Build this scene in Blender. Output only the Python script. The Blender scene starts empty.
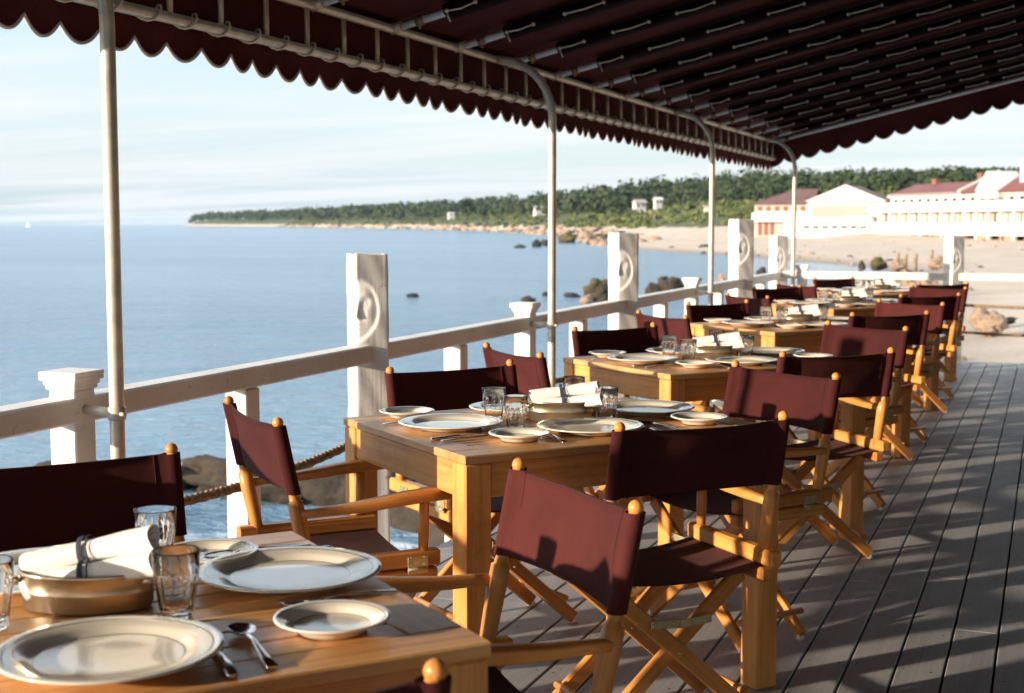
import bpy, math, random
from mathutils import Vector, Matrix
from mathutils import noise as mnoise
import numpy as np
PI = math.pi
rad = math.radians
rng = random.Random(7)
SC = bpy.context.scene
COL = SC.collection

# ---------------------------------------------------------------- camera (real place, metres)
FPX = 1390.0
HAZE = .00005
CAMH = 1.315
PITCH = math.atan((346.5 - 223.6) / FPX)
YAW = rad(21.16)
cd = bpy.data.cameras.new('camera')
cam = bpy.data.objects.new('camera', cd)
COL.objects.link(cam)
cam.location = (0, 0, CAMH)
cam.rotation_euler = (PI / 2 - PITCH, 0, YAW)
cd.sensor_width = 36.0
cd.lens = FPX / 1024 * 36
cd.clip_start = 0.05
cd.clip_end = 60000
cd.dof.use_dof = True
cd.dof.focus_distance = 3.5
cd.dof.aperture_fstop = 6.3
SC.camera = cam

# ---------------------------------------------------------------- node helpers
def new_mat(name):
    m = bpy.data.materials.new(name)
    m.use_nodes = True
    nt = m.node_tree
    b = nt.nodes['Principled BSDF']
    return m, nt, b

def N(nt, typ, **kw):
    n = nt.nodes.new(typ)
    for k, v in kw.items():
        if k.startswith('i_'):
            n.inputs[k[2:].replace('_', ' ')].default_value = v
        else:
            setattr(n, k, v)
    return n

def L(nt, a, b):
    nt.links.new(a, b)

def ramp(nt, fac, stops):
    r = nt.nodes.new('ShaderNodeValToRGB')
    cr = r.color_ramp
    while len(cr.elements) < len(stops):
        cr.elements.new(0.5)
    for e, (p, c) in zip(cr.elements, stops):
        e.position = p
        e.color = (*c, 1) if len(c) == 3 else c
    L(nt, fac, r.inputs['Fac'])
    return r.outputs['Color']

def noise(nt, vec, scale, detail=4, rough=0.55, dist=0.0):
    n = nt.nodes.new('ShaderNodeTexNoise')
    n.inputs['Scale'].default_value = scale
    n.inputs['Detail'].default_value = detail
    n.inputs['Roughness'].default_value = rough
    n.inputs['Distortion'].default_value = dist
    if vec is not None:
        L(nt, vec, n.inputs['Vector'])
    return n.outputs['Fac']

def mapping(nt, src, scale=(1, 1, 1), rot=(0, 0, 0)):
    m = nt.nodes.new('ShaderNodeMapping')
    m.inputs['Scale'].default_value = scale
    m.inputs['Rotation'].default_value = rot
    L(nt, src, m.inputs['Vector'])
    return m.outputs['Vector']

def coord(nt, which='Object'):
    return nt.nodes.new('ShaderNodeTexCoord').outputs[which]

def bump(nt, b, h, strength=0.2, dist=0.01):
    n = nt.nodes.new('ShaderNodeBump')
    n.inputs['Strength'].default_value = strength
    n.inputs['Distance'].default_value = dist
    L(nt, h, n.inputs['Height'])
    L(nt, n.outputs['Normal'], b.inputs['Normal'])

def mixc(nt, fac, a, bcol, mode='MIX'):
    n = nt.nodes.new('ShaderNodeMix')
    n.data_type = 'RGBA'
    n.blend_type = mode
    for s, v in ((6, a), (7, bcol)):
        if isinstance(v, tuple):
            n.inputs[s].default_value = (*v, 1)
        else:
            L(nt, v, n.inputs[s])
    if isinstance(fac, float):
        n.inputs[0].default_value = fac
    else:
        L(nt, fac, n.inputs[0])
    return n.outputs[2]

M = {}
def wood(name, dark, mid, light, rough=0.42, gs=70):
    m, nt, b = new_mat(name)
    uv = coord(nt, 'UV')
    low = noise(nt, mapping(nt, uv, (0.9, 7, 1)), 1.0, 3)
    fine = noise(nt, mapping(nt, uv, (2.2, gs, 1)), 1.0, 5, 0.65, 0.6)
    s = N(nt, 'ShaderNodeMath', operation='MULTIPLY_ADD')
    s.inputs[1].default_value = 0.55
    L(nt, fine, s.inputs[0])
    h = N(nt, 'ShaderNodeMath', operation='MULTIPLY')
    h.inputs[1].default_value = 0.45
    L(nt, low, h.inputs[0])
    L(nt, h.outputs[0], s.inputs[2])
    c = ramp(nt, s.outputs[0], [(0.34, dark), (0.5, mid), (0.66, light)])
    wear = ramp(nt, noise(nt, coord(nt), 4.5, 6, .7), [(.3, (.74, .70, .66)), (.5, (1, 1, 1)), (.8, (1.08, 1.1, 1.12))])
    c = mixc(nt, 1.0, c, wear, 'MULTIPLY')
    oi = N(nt, 'ShaderNodeObjectInfo')
    c = mixc(nt, 1.0, c, ramp(nt, oi.outputs['Random'], [(0, (.82, .80, .78)), (.5, (1, 1, 1)), (1, (1.1, 1.08, 1.02))]), 'MULTIPLY')
    ring = N(nt, 'ShaderNodeTexNoise'); ring.inputs['Scale'].default_value = 1.0; ring.inputs['Detail'].default_value = 2
    L(nt, mapping(nt, uv, (6, 30, 1)), ring.inputs['Vector'])
    c = mixc(nt, ramp(nt, ring.outputs['Fac'], [(.70, (0, 0, 0)), (.80, (.7, .7, .7))]), c, dark)
    L(nt, c, b.inputs['Base Color'])
    rr = N(nt, 'ShaderNodeMapRange')
    rr.inputs['To Min'].default_value = rough - 0.1
    rr.inputs['To Max'].default_value = rough + 0.15
    L(nt, low, rr.inputs['Value'])
    L(nt, rr.outputs[0], b.inputs['Roughness'])
    bump(nt, b, fine, 0.12, 0.002)
    M[name] = m
wood('table_wood', (.44, .18, .045), (.65, .29, .08), (.77, .395, .125))
wood('table_top_wood', (.38, .175, .058), (.60, .31, .115), (.72, .42, .18), 0.33)
wood('chair_wood', (.42, .158, .033), (.63, .265, .062), (.76, .37, .105), 0.36)
wood('dark_wood', (.24, .08, .022), (.36, .135, .038), (.46, .2, .06), 0.36)

def simple(name, col, rough=0.5, metal=0.0, var=0.0, vscale=6.0, bmp=0.0, bscale=80, spec=None, coat=0.0):
    m, nt, b = new_mat(name)
    b.inputs['Roughness'].default_value = rough
    b.inputs['Metallic'].default_value = metal
    if spec is not None:
        b.inputs['Specular IOR Level'].default_value = spec
    if coat:
        b.inputs['Coat Weight'].default_value = coat
        b.inputs['Coat Roughness'].default_value = 0.05
    if var:
        f = noise(nt, coord(nt), vscale, 5, 0.6)
        lo = tuple(max(0, c * (1 - var)) for c in col)
        hi = tuple(min(1, c * (1 + var)) for c in col)
        L(nt, ramp(nt, f, [(0.3, lo), (0.7, hi)]), b.inputs['Base Color'])
    else:
        b.inputs['Base Color'].default_value = (*col, 1)
    if bmp:
        bump(nt, b, noise(nt, coord(nt), bscale, 4), bmp, 0.004)
    M[name] = m
    return m

def canvas(name, col, spec=.2, sheen=.08):
    m, nt, b = new_mat(name)
    uv = coord(nt, 'Object')
    f = noise(nt, uv, 5, 4, 0.6)
    cc = ramp(nt, f, [(0.25, tuple(c * .72 for c in col)), (0.75, tuple(c * 1.2 for c in col))])
    oi = N(nt, 'ShaderNodeObjectInfo')
    fd = ramp(nt, oi.outputs['Random'], [(0, (.8, .8, .8)), (.7, (1.05, 1.05, 1.05)), (1, (1.25, 1.35, 1.35))])
    L(nt, mixc(nt, 1.0, cc, fd, 'MULTIPLY'), b.inputs['Base Color'])
    b.inputs['Roughness'].default_value = 0.85
    b.inputs['Specular IOR Level'].default_value = spec
    b.inputs['Sheen Weight'].default_value = sheen
    b.inputs['Sheen Roughness'].default_value = 0.5
    w = noise(nt, mapping(nt, uv, (600, 600, 600)), 1, 2)
    bg = noise(nt, uv, 14, 3)
    a = N(nt, 'ShaderNodeMath', operation='MULTIPLY_ADD')
    a.inputs[1].default_value = 0.25
    L(nt, w, a.inputs[0]); L(nt, bg, a.inputs[2])
    bump(nt, b, a.outputs[0], 0.35, 0.011)
    M[name] = m
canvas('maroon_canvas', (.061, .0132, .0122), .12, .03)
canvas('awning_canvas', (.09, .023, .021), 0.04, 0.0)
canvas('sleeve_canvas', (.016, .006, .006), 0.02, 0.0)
simple('binding', (.66, .58, .56), 0.7)
simple('cord', (.80, .68, .54), 0.8, var=.15, vscale=40)
simple('tube_metal', (.66, .59, .49), 0.45, 0.35, var=.2, vscale=14, bmp=.05)
simple('lit_pipe', (.88, .85, .80), .5, 0.0, var=.12, vscale=14)  # rafter pipes: colour lightened to stand for light from the sea side
simple('rusty_bolt', (.30, .20, .14), 0.6, 0.7, var=.3, vscale=60)
simple('brass', (.46, .41, .24), 0.42, 0.6, var=.25, vscale=50)
simple('steel', (.72, .72, .74), 0.16, 1.0)
simple('foot_plastic', (.75, .73, .70), 0.5)
simple('cloth_white', (.80, .79, .76), 0.9, bmp=.3, bscale=60, var=.04, vscale=20)
simple('cloth_band', (.035, .04, .07), 0.85)
simple('plate_cream', (.76, .71, .61), 0.16, var=.06, vscale=16, coat=.45)
simple('plate_rim', (.74, .70, .62), 0.1, coat=.5)
simple('plate_ring', (.06, .055, .06), 0.2, coat=.5)

def tray_mat():
    m, nt, b = new_mat('tray_metal')
    f = noise(nt, coord(nt), 9, 5, .6)
    L(nt, ramp(nt, f, [(.3, (.46, .39, .29)), (.7, (.68, .60, .47))]), b.inputs['Base Color'])
    b.inputs['Metallic'].default_value = 0.95
    b.inputs['Roughness'].default_value = 0.3
    bump(nt, b, noise(nt, coord(nt), 40, 3), .15, .003)
    M['tray_metal'] = m
tray_mat()

def glass_mat():
    m, nt, b = new_mat('tumbler_glass')
    b.inputs['Base Color'].default_value = (.98, .985, .98, 1)
    b.inputs['Roughness'].default_value = 0.0
    b.inputs['Transmission Weight'].default_value = 1.0
    b.inputs['IOR'].default_value = 1.42
    M['tumbler_glass'] = m
glass_mat()

def paint_mat():
    m, nt, b = new_mat('white_paint')
    o = coord(nt)
    f = noise(nt, o, 3.5, 5, .6)
    g = noise(nt, mapping(nt, o, (90, 90, 4)), 1, 4, .6)
    c = ramp(nt, f, [(.25, (.70, .67, .61)), (.6, (.85, .83, .79))])
    chips = noise(nt, o, 23, 5, .7)
    k = ramp(nt, chips, [(.62, (0, 0, 0)), (.70, (.85, .85, .85))])
    L(nt, mixc(nt, k, c, (.45, .40, .33)), b.inputs['Base Color'])
    b.inputs['Roughness'].default_value = 0.55
    bump(nt, b, g, .25, .004)
    M['white_paint'] = m
paint_mat()

def rope_mat():
    m, nt, b = new_mat('rope_fibre')
    f = noise(nt, coord(nt), 60, 4)
    L(nt, ramp(nt, f, [(.3, (.20, .13, .07)), (.7, (.42, .30, .18))]), b.inputs['Base Color'])
    b.inputs['Roughness'].default_value = .95
    bump(nt, b, f, .4, .004)
    M['rope_fibre'] = m
rope_mat()

def deck_mat():
    m, nt, b = new_mat('deck_board')
    uv = coord(nt, 'UV')
    fine = noise(nt, mapping(nt, uv, (3, 130, 1)), 1, 4, .6)
    low = noise(nt, mapping(nt, uv, (.5, 5, 1)), 1, 3)
    st = noise(nt, coord(nt), 2.3, 5, .65)
    a = N(nt, 'ShaderNodeMath', operation='MULTIPLY_ADD')
    a.inputs[1].default_value = .4
    L(nt, fine, a.inputs[0])
    h = N(nt, 'ShaderNodeMath', operation='MULTIPLY'); h.inputs[1].default_value = .6
    L(nt, low, h.inputs[0]); L(nt, h.outputs[0], a.inputs[2])
    c = ramp(nt, a.outputs[0], [(.32, (.24, .245, .26)), (.5, (.335, .34, .36)), (.68, (.41, .415, .44))])
    k = ramp(nt, st, [(.3, (.78, .76, .75)), (.65, (1, 1, 1))])
    L(nt, mixc(nt, 1.0, c, k, 'MULTIPLY'), b.inputs['Base Color'])
    rr = N(nt, 'ShaderNodeMapRange')
    rr.inputs['To Min'].default_value = .48; rr.inputs['To Max'].default_value = .72
    L(nt, st, rr.inputs['Value']); L(nt, rr.outputs[0], b.inputs['Roughness'])
    bump(nt, b, fine, .2, .002)
    M['deck_board'] = m
deck_mat()
simple('deck_under', (.02, .018, .016), .9)

def water_mat():
    m, nt, b = new_mat('sea_water')
    p = N(nt, 'ShaderNodeNewGeometry').outputs['Position']
    n1 = noise(nt, mapping(nt, p, (.55, 1.0, 1), (0, 0, rad(25))), 3.6, 5, .62, .4)
    n2 = noise(nt, mapping(nt, p, (.22, .55, 1), (0, 0, rad(35))), 1.1, 3, .5)
    n3 = noise(nt, mapping(nt, p, (.008, .03, 1), (0, 0, rad(20))), 1.0, 4, .6)
    a = N(nt, 'ShaderNodeMath', operation='MULTIPLY_ADD'); a.inputs[1].default_value = 3.2
    L(nt, n2, a.inputs[0]); L(nt, n1, a.inputs[2])
    bump(nt, b, a.outputs[0], 1.0, .42)
    c = ramp(nt, n3, [(.3, (.125, .237, .352)), (.7, (.19, .322, .437))])
    # foam where the swell breaks on the near rocks
    sub = N(nt, 'ShaderNodeVectorMath', operation='DISTANCE'); sub.inputs[1].default_value = (-7.2, 12.2, -2.2)
    L(nt, p, sub.inputs[0])
    mr = N(nt, 'ShaderNodeMapRange'); mr.inputs['From Min'].default_value = 1.5; mr.inputs['From Max'].default_value = 6.0
    mr.inputs['To Min'].default_value = .20; mr.inputs['To Max'].default_value = -.1
    L(nt, sub.outputs['Value'], mr.inputs['Value'])
    fn = noise(nt, p, 1.7, 7, .72, .8)
    ad = N(nt, 'ShaderNodeMath', operation='ADD'); L(nt, fn, ad.inputs[0]); L(nt, mr.outputs[0], ad.inputs[1])
    fk = ramp(nt, ad.outputs[0], [(.66, (0, 0, 0)), (.82, (1, 1, 1))])
    L(nt, mixc(nt, fk, c, (.62, .68, .72)), b.inputs['Base Color'])
    rg = N(nt, 'ShaderNodeMapRange'); rg.inputs['To Min'].default_value = .16; rg.inputs['To Max'].default_value = .7
    L(nt, fk, rg.inputs['Value']); L(nt, rg.outputs[0], b.inputs['Roughness'])
    b.inputs['IOR'].default_value = 1.33
    b.inputs['Specular IOR Level'].default_value = .4
    M['sea_water'] = m
water_mat()

def sand_mat():
    m, nt, b = new_mat('beach_sand')
    p = N(nt, 'ShaderNodeNewGeometry').outputs['Position']
    f = noise(nt, p, .35, 6, .65)
    g = noise(nt, p, 3.0, 5, .7)
    c = ramp(nt, f, [(.3, (.42, .335, .255)), (.7, (.53, .435, .345))])
    z = N(nt, 'ShaderNodeSeparateXYZ'); L(nt, p, z.inputs[0])
    wet = N(nt, 'ShaderNodeMapRange'); wet.inputs['From Min'].default_value = -2.2; wet.inputs['From Max'].default_value = -1.85
    L(nt, z.outputs['Z'], wet.inputs['Value'])
    c2 = mixc(nt, wet.outputs[0], (.20, .15, .11), c)
    # weed and wrack
    wk = ramp(nt, noise(nt, p, .12, 7, .75), [(.64, (0, 0, 0)), (.70, (1, 1, 1))])
    c3 = mixc(nt, wk, c2, (.24, .19, .13))
    # scrub on the bluff
    vg = N(nt, 'ShaderNodeMapRange'); vg.inputs['From Min'].default_value = .0; vg.inputs['From Max'].default_value = 2.4
    L(nt, z.outputs['Z'], vg.inputs['Value'])
    vn = N(nt, 'ShaderNodeMath', operation='ADD'); L(nt, vg.outputs[0], vn.inputs[0]); L(nt, noise(nt, p, .08, 5, .6), vn.inputs[1])
    vk = ramp(nt, vn.outputs[0], [(.72, (0, 0, 0)), (.84, (1, 1, 1))])
    gc = ramp(nt, noise(nt, p, .25, 5, .7), [(.3, (.035, .055, .018)), (.6, (.075, .095, .03)), (.8, (.13, .12, .05))])
    L(nt, mixc(nt, vk, c3, gc), b.inputs['Base Color'])
    b.inputs['Roughness'].default_value = .95
    bump(nt, b, g, .6, .12)
    M['beach_sand'] = m
sand_mat()

def rock_mat(name, a, bcol, moss=None):
    m, nt, b = new_mat(name)
    o = coord(nt)
    f = noise(nt, o, 2.2, 7, .7)
    c = ramp(nt, f, [(.3, a), (.7, bcol)])
    if moss:
        g = N(nt, 'ShaderNodeNewGeometry')
        z = N(nt, 'ShaderNodeSeparateXYZ'); L(nt, g.outputs['Position'], z.inputs[0])
        k = N(nt, 'ShaderNodeMapRange'); k.inputs['From Min'].default_value = -2.1; k.inputs['From Max'].default_value = -1.1
        k.inputs['To Min'].default_value = -.25; k.inputs['To Max'].default_value = .35
        L(nt, z.outputs['Z'], k.inputs['Value'])
        ad = N(nt, 'ShaderNodeMath', operation='ADD'); L(nt, k.outputs[0], ad.inputs[0]); L(nt, noise(nt, o, 1.4, 5, .7), ad.inputs[1])
        mk = ramp(nt, ad.outputs[0], [(.5, (0, 0, 0)), (.62, (1, 1, 1))])
        c = mixc(nt, mk, c, moss)
    L(nt, c, b.inputs['Base Color'])
    b.inputs['Roughness'].default_value = .8
    bump(nt, b, noise(nt, o, 5, 8, .75), .8, .12)
    M[name] = m
rock_mat('wet_rock', (.012, .013, .014), (.05, .045, .04))
rock_mat('mossy_rock', (.014, .012, .010), (.075, .052, .03), (.085, .068, .018))
rock_mat('tan_rock', (.22, .15, .10), (.42, .30, .21))

def leaf_mat(name, a, bcol, c3):
    m, nt, b = new_mat(name)
    p = N(nt, 'ShaderNodeNewGeometry').outputs['Position']
    f = noise(nt, p, .085, 5, .75)
    L(nt, ramp(nt, f, [(.3, a), (.52, bcol), (.72, c3)]), b.inputs['Base Color'])
    b.inputs['Roughness'].default_value = .7
    b.inputs['Specular IOR Level'].default_value = .2
    M[name] = m
leaf_mat('forest_leaf', (.022, .040, .020), (.042, .066, .030), (.085, .10, .042))
leaf_mat('pine_leaf', (.012, .026, .014), (.022, .042, .02), (.04, .06, .026))
leaf_mat('shrub_leaf', (.06, .085, .024), (.12, .145, .05), (.22, .20, .09))
leaf_mat('dune_grass', (.12, .13, .045), (.20, .19, .07), (.28, .25, .11))
simple('bark', (.09, .07, .05), .9)
simple('house_white', (.66, .63, .59), .6, var=.04, vscale=.6)
simple('house_cream', (.66, .60, .50), .7, var=.1, vscale=.5)
simple('house_pink', (.52, .42, .36), .7)
simple('roof_red', (.17, .052, .042), .7, var=.25, vscale=1.2)
simple('roof_maroon', (.135, .065, .058), .7, var=.2, vscale=.8)
simple('brick', (.24, .10, .07), .8, var=.2, vscale=3)
simple('window_dark', (.05, .055, .06), .15)
simple('lattice', (.36, .28, .19), .8, var=.3, vscale=1.5)
simple('old_timber', (.28, .20, .13), .85, var=.3, vscale=3)
simple('tan_panel', (.36, .335, .30), .7)
simple('shingle', (.34, .28, .22), .9, var=.3, vscale=9)
simple('boat_white', (.8, .8, .8), .5)
simple('hull_blue', (.05, .08, .15), .5)

# ---------------------------------------------------------------- mesh builder
class MB:
    def __init__(s):
        s.v = []; s.f = []; s.mi = []; s.uv = []; s.sm = []
    def add(s, verts, faces, mi=0, uvs=None, smooth=False, mat=None):
        o = len(s.v)
        if mat is not None:
            verts = [mat @ Vector(p) for p in verts]
        s.v += [tuple(p) for p in verts]
        for k, f in enumerate(faces):
            s.f.append(tuple(i + o for i in f)); s.mi.append(mi); s.sm.append(smooth)
            s.uv.append(uvs[k] if uvs else [(0, 0)] * len(f))
        return s
    def box(s, c, size, rot=None, bev=0.003, mi=0, grain=None):
        hx = [size[0] / 2, size[1] / 2, size[2] / 2]
        bev = min(bev, min(hx) * .45)
        g = grain if grain is not None else max(range(3), key=lambda i: size[i])
        o1, o2 = [i for i in range(3) if i != g]
        r0 = rng.uniform(0, 60); r1 = rng.uniform(0, 60)
        vid = {}; vs = []
        cs = [(x, y, z) for x in (-1, 1) for y in (-1, 1) for z in (-1, 1)]
        if bev > 0:
            for q in cs:
                for a in range(3):
                    p = [q[i] * (hx[i] if i == a else hx[i] - bev) for i in range(3)]
                    vid[(q, a)] = len(vs); vs.append(p)
        else:
            for q in cs:
                p = [q[i] * hx[i] for i in range(3)]
                for a in range(3):
                    vid[(q, a)] = len(vs)
                vs.append(p)
        fs = []
        for a in range(3):
            b, c2 = [(a + 1) % 3, (a + 2) % 3]
            for sg in (-1, 1):
                ring = []
                for sb, sc in ((-1, -1), (1, -1), (1, 1), (-1, 1)):
                    q = [0, 0, 0]; q[a] = sg; q[b] = sb; q[c2] = sc
                    ring.append(vid[(tuple(q), a)])
                fs.append(ring)
        if bev > 0:
            for a in range(3):
                for b in range(a + 1, 3):
                    c2 = 3 - a - b
                    for sa in (-1, 1):
                        for sb in (-1, 1):
                            q1 = [0] * 3; q1[a] = sa; q1[b] = sb; q1[c2] = -1
                            q2 = list(q1); q2[c2] = 1
                            q1 = tuple(q1); q2 = tuple(q2)
                            fs.append([vid[(q1, a)], vid[(q2, a)], vid[(q2, b)], vid[(q1, b)]])
            for q in cs:
                fs.append([vid[(q, 0)], vid[(q, 1)], vid[(q, 2)]])
        out = []; uvs = []
        for f in fs:
            P = [Vector(vs[i]) for i in f]
            n = (P[1] - P[0]).cross(P[2] - P[0])
            if n.dot(sum(P, Vector()) / len(P)) < 0:
                f = f[::-1]
            out.append(f)
            uvs.append([(vs[i][g] + r0, vs[i][o1] + vs[i][o2] * .83 + r1) for i in f])
        mt = Matrix.Translation(Vector(c))
        if rot is not None:
            mt = mt @ rot.to_4x4()
        return s.add(vs, out, mi, uvs, False, mt)
    def beam(s, p, q, w, h, up=(0, 0, 1), bev=.003, mi=0):
        p = Vector(p); q = Vector(q); d = q - p
        z = d.normalized(); u = Vector(up)
        x = u.cross(z)
        if x.length < 1e-5:
            x = Vector((1, 0, 0))
        x.normalize(); y = z.cross(x)
        R = Matrix((x, y, z)).transposed()
        return s.box((p + q) / 2, (w, h, d.length), R, bev, mi, 2)
    def tube(s, pts, r, n=8, caps=True, mi=0, sec=None, smooth=True, closed=False):
        pts = [Vector(p) for p in pts]
        m = len(pts)
        rs = r if isinstance(r, (list, tuple)) else [r] * m
        t0 = (pts[1] - pts[0]).normalized()
        a = Vector((0, 0, 1)) if abs(t0.z) < .9 else Vector((1, 0, 0))
        x = (a - t0 * a.dot(t0)).normalized()
        vs = []; ln = 0; us = []
        r0 = rng.uniform(0, 50)
        for i in range(m):
            if i == 0: t = t0
            elif i == m - 1: t = (pts[i] - pts[i - 1]).normalized()
            else: t = (pts[i + 1] - pts[i - 1]).normalized()
            x = (x - t * x.dot(t)).normalized(); y = t.cross(x)
            if i: ln += (pts[i] - pts[i - 1]).length
            us.append(ln + r0)
            for k in range(n):
                an = 2 * PI * k / n
                if sec:
                    a1, b1 = sec[i]
                    ca, sa = math.cos(an), math.sin(an)
                    e = .55
                    px = a1 * math.copysign(abs(ca) ** e, ca); py = b1 * math.copysign(abs(sa) ** e, sa)
                else:
                    px = rs[i] * math.cos(an); py = rs[i] * math.sin(an)
                vs.append(pts[i] + x * px + y * py)
        fs = []; uvs = []
        per = (rs[0] if not sec else max(sec[0])) * 6.28
        for i in range(m - 1):
            for k in range(n):
                k2 = (k + 1) % n
                fs.append((i * n + k, i * n + k2, (i + 1) * n + k2, (i + 1) * n + k))
                v0 = per * k / n + r0; v1 = per * (k + 1) / n + r0
                uvs.append([(us[i], v0), (us[i], v1), (us[i + 1], v1), (us[i + 1], v0)])
        s.add(vs, fs, mi, uvs, smooth)
        if caps:
            o = len(s.v) - len(vs)
            for ring in (list(range(n))[::-1], [(m - 1) * n + k for k in range(n)]):
                s.f.append(tuple(o + i for i in ring)); s.mi.append(mi); s.sm.append(False); s.uv.append([(r0, r0)] * n)
        return s
    def lathe(s, prof, n=24, mi=0, mat=None, smooth=True, sx=1, sy=1, mis=None, rfun=None):
        vs = []
        for j, (r, z) in enumerate(prof):
            for k in range(n):
                a = 2 * PI * k / n
                rr = rfun(j, k, r, z) if rfun else r
                vs.append((rr * math.cos(a) * sx, rr * math.sin(a) * sy, z))
        o = len(s.v)
        m = len(prof)
        for j in range(m - 1):
            fs = []; uvs = []
            for k in range(n):
                k2 = (k + 1) % n
                fs.append((j * n + k, j * n + k2, (j + 1) * n + k2, (j + 1) * n + k))
                uvs.append([(prof[j][1], k / n), (prof[j][1], (k + 1) / n), (prof[j + 1][1], (k + 1) / n), (prof[j + 1][1], k / n)])
            if j == 0:
                s.add(vs, fs, mis[j] if mis else mi, uvs, smooth, mat)
            else:
                for f, u in zip(fs, uvs):
                    s.f.append(tuple(i + o for i in f)); s.mi.append(mis[j] if mis else mi); s.sm.append(smooth); s.uv.append(u)
        for ring, j in (([k for k in range(n)][::-1], 0), ([(m - 1) * n + k for k in range(n)], m - 1)):
            if prof[j][0] > 1e-4:
                s.f.append(tuple(o + i for i in ring)); s.mi.append((mis[min(j, m - 2)] if mis else mi)); s.sm.append(False); s.uv.append([(0, 0)] * n)
        return s
    def grid(s, P, mi=0, smooth=True, closed_u=False, uvs=None):
        # P[i][j] points
        a = len(P); b = len(P[0])
        vs = [p for row in P for p in row]
        fs = []; uu = []
        for i in range(a - 1 if not closed_u else a):
            i2 = (i + 1) % a
            for j in range(b - 1):
                fs.append((i * b + j, i2 * b + j, i2 * b + j + 1, i * b + j + 1))
                uu.append([(i, j), (i + 1, j), (i + 1, j + 1), (i, j + 1)] if uvs is None else [uvs[i][j], uvs[i2][j], uvs[i2][j + 1], uvs[i][j + 1]])
        return s.add(vs, fs, mi, uu, smooth)
    def prism(s, outline, z0, z1, mi=0, mat=None):
        n = len(outline)
        vs = [(x, y, z0) for x, y in outline] + [(x, y, z1) for x, y in outline]
        fs = [tuple(range(n))[::-1], tuple(range(n, 2 * n))] + [(k, (k + 1) % n, n + (k + 1) % n, n + k) for k in range(n)]
        return s.add(vs, fs, mi, None, False, mat)
    def build(s, name, mats, parent=None, loc=None, rz=0.0):
        me = bpy.data.meshes.new(name)
        me.from_pydata(s.v, [], s.f)
        if isinstance(mats, str): mats = [mats]
        for m in mats: me.materials.append(M[m])
        me.polygons.foreach_set('material_index', s.mi)
        me.polygons.foreach_set('use_smooth', s.sm)
        ul = me.uv_layers.new(name='UVMap')
        ul.data.foreach_set('uv', [c for f in s.uv for u in f for c in u])
        me.update()
        o = bpy.data.objects.new(name, me)
        COL.objects.link(o)
        if parent is not None: o.parent = parent
        if loc is not None: o.location = loc
        if rz: o.rotation_euler = (0, 0, rz)
        return o

def tag(o, label=None, cat=None, group=None, kind=None):
    if label: o['label'] = label
    if cat:
        o['category'] = cat
        o['kind'] = 'thing'
    if group: o['group'] = group
    if kind: o['kind'] = kind
    return o

def empty(name, loc=(0, 0, 0), az=0.0, rz=None):
    o = bpy.data.objects.new(name, None)
    o.empty_display_size = .1
    COL.objects.link(o)
    o.location = loc
    o.rotation_euler = (0, 0, -az if rz is None else rz)
    return o

def copy_tree(o, parent=None):
    c = o.copy(); COL.objects.link(c)
    if parent is not None: c.parent = parent
    for ch in list(o.children): copy_tree(ch, c)
    return c

def az_dir(a):
    a = rad(a)
    return Vector((math.sin(a), math.cos(a), 0))

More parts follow.
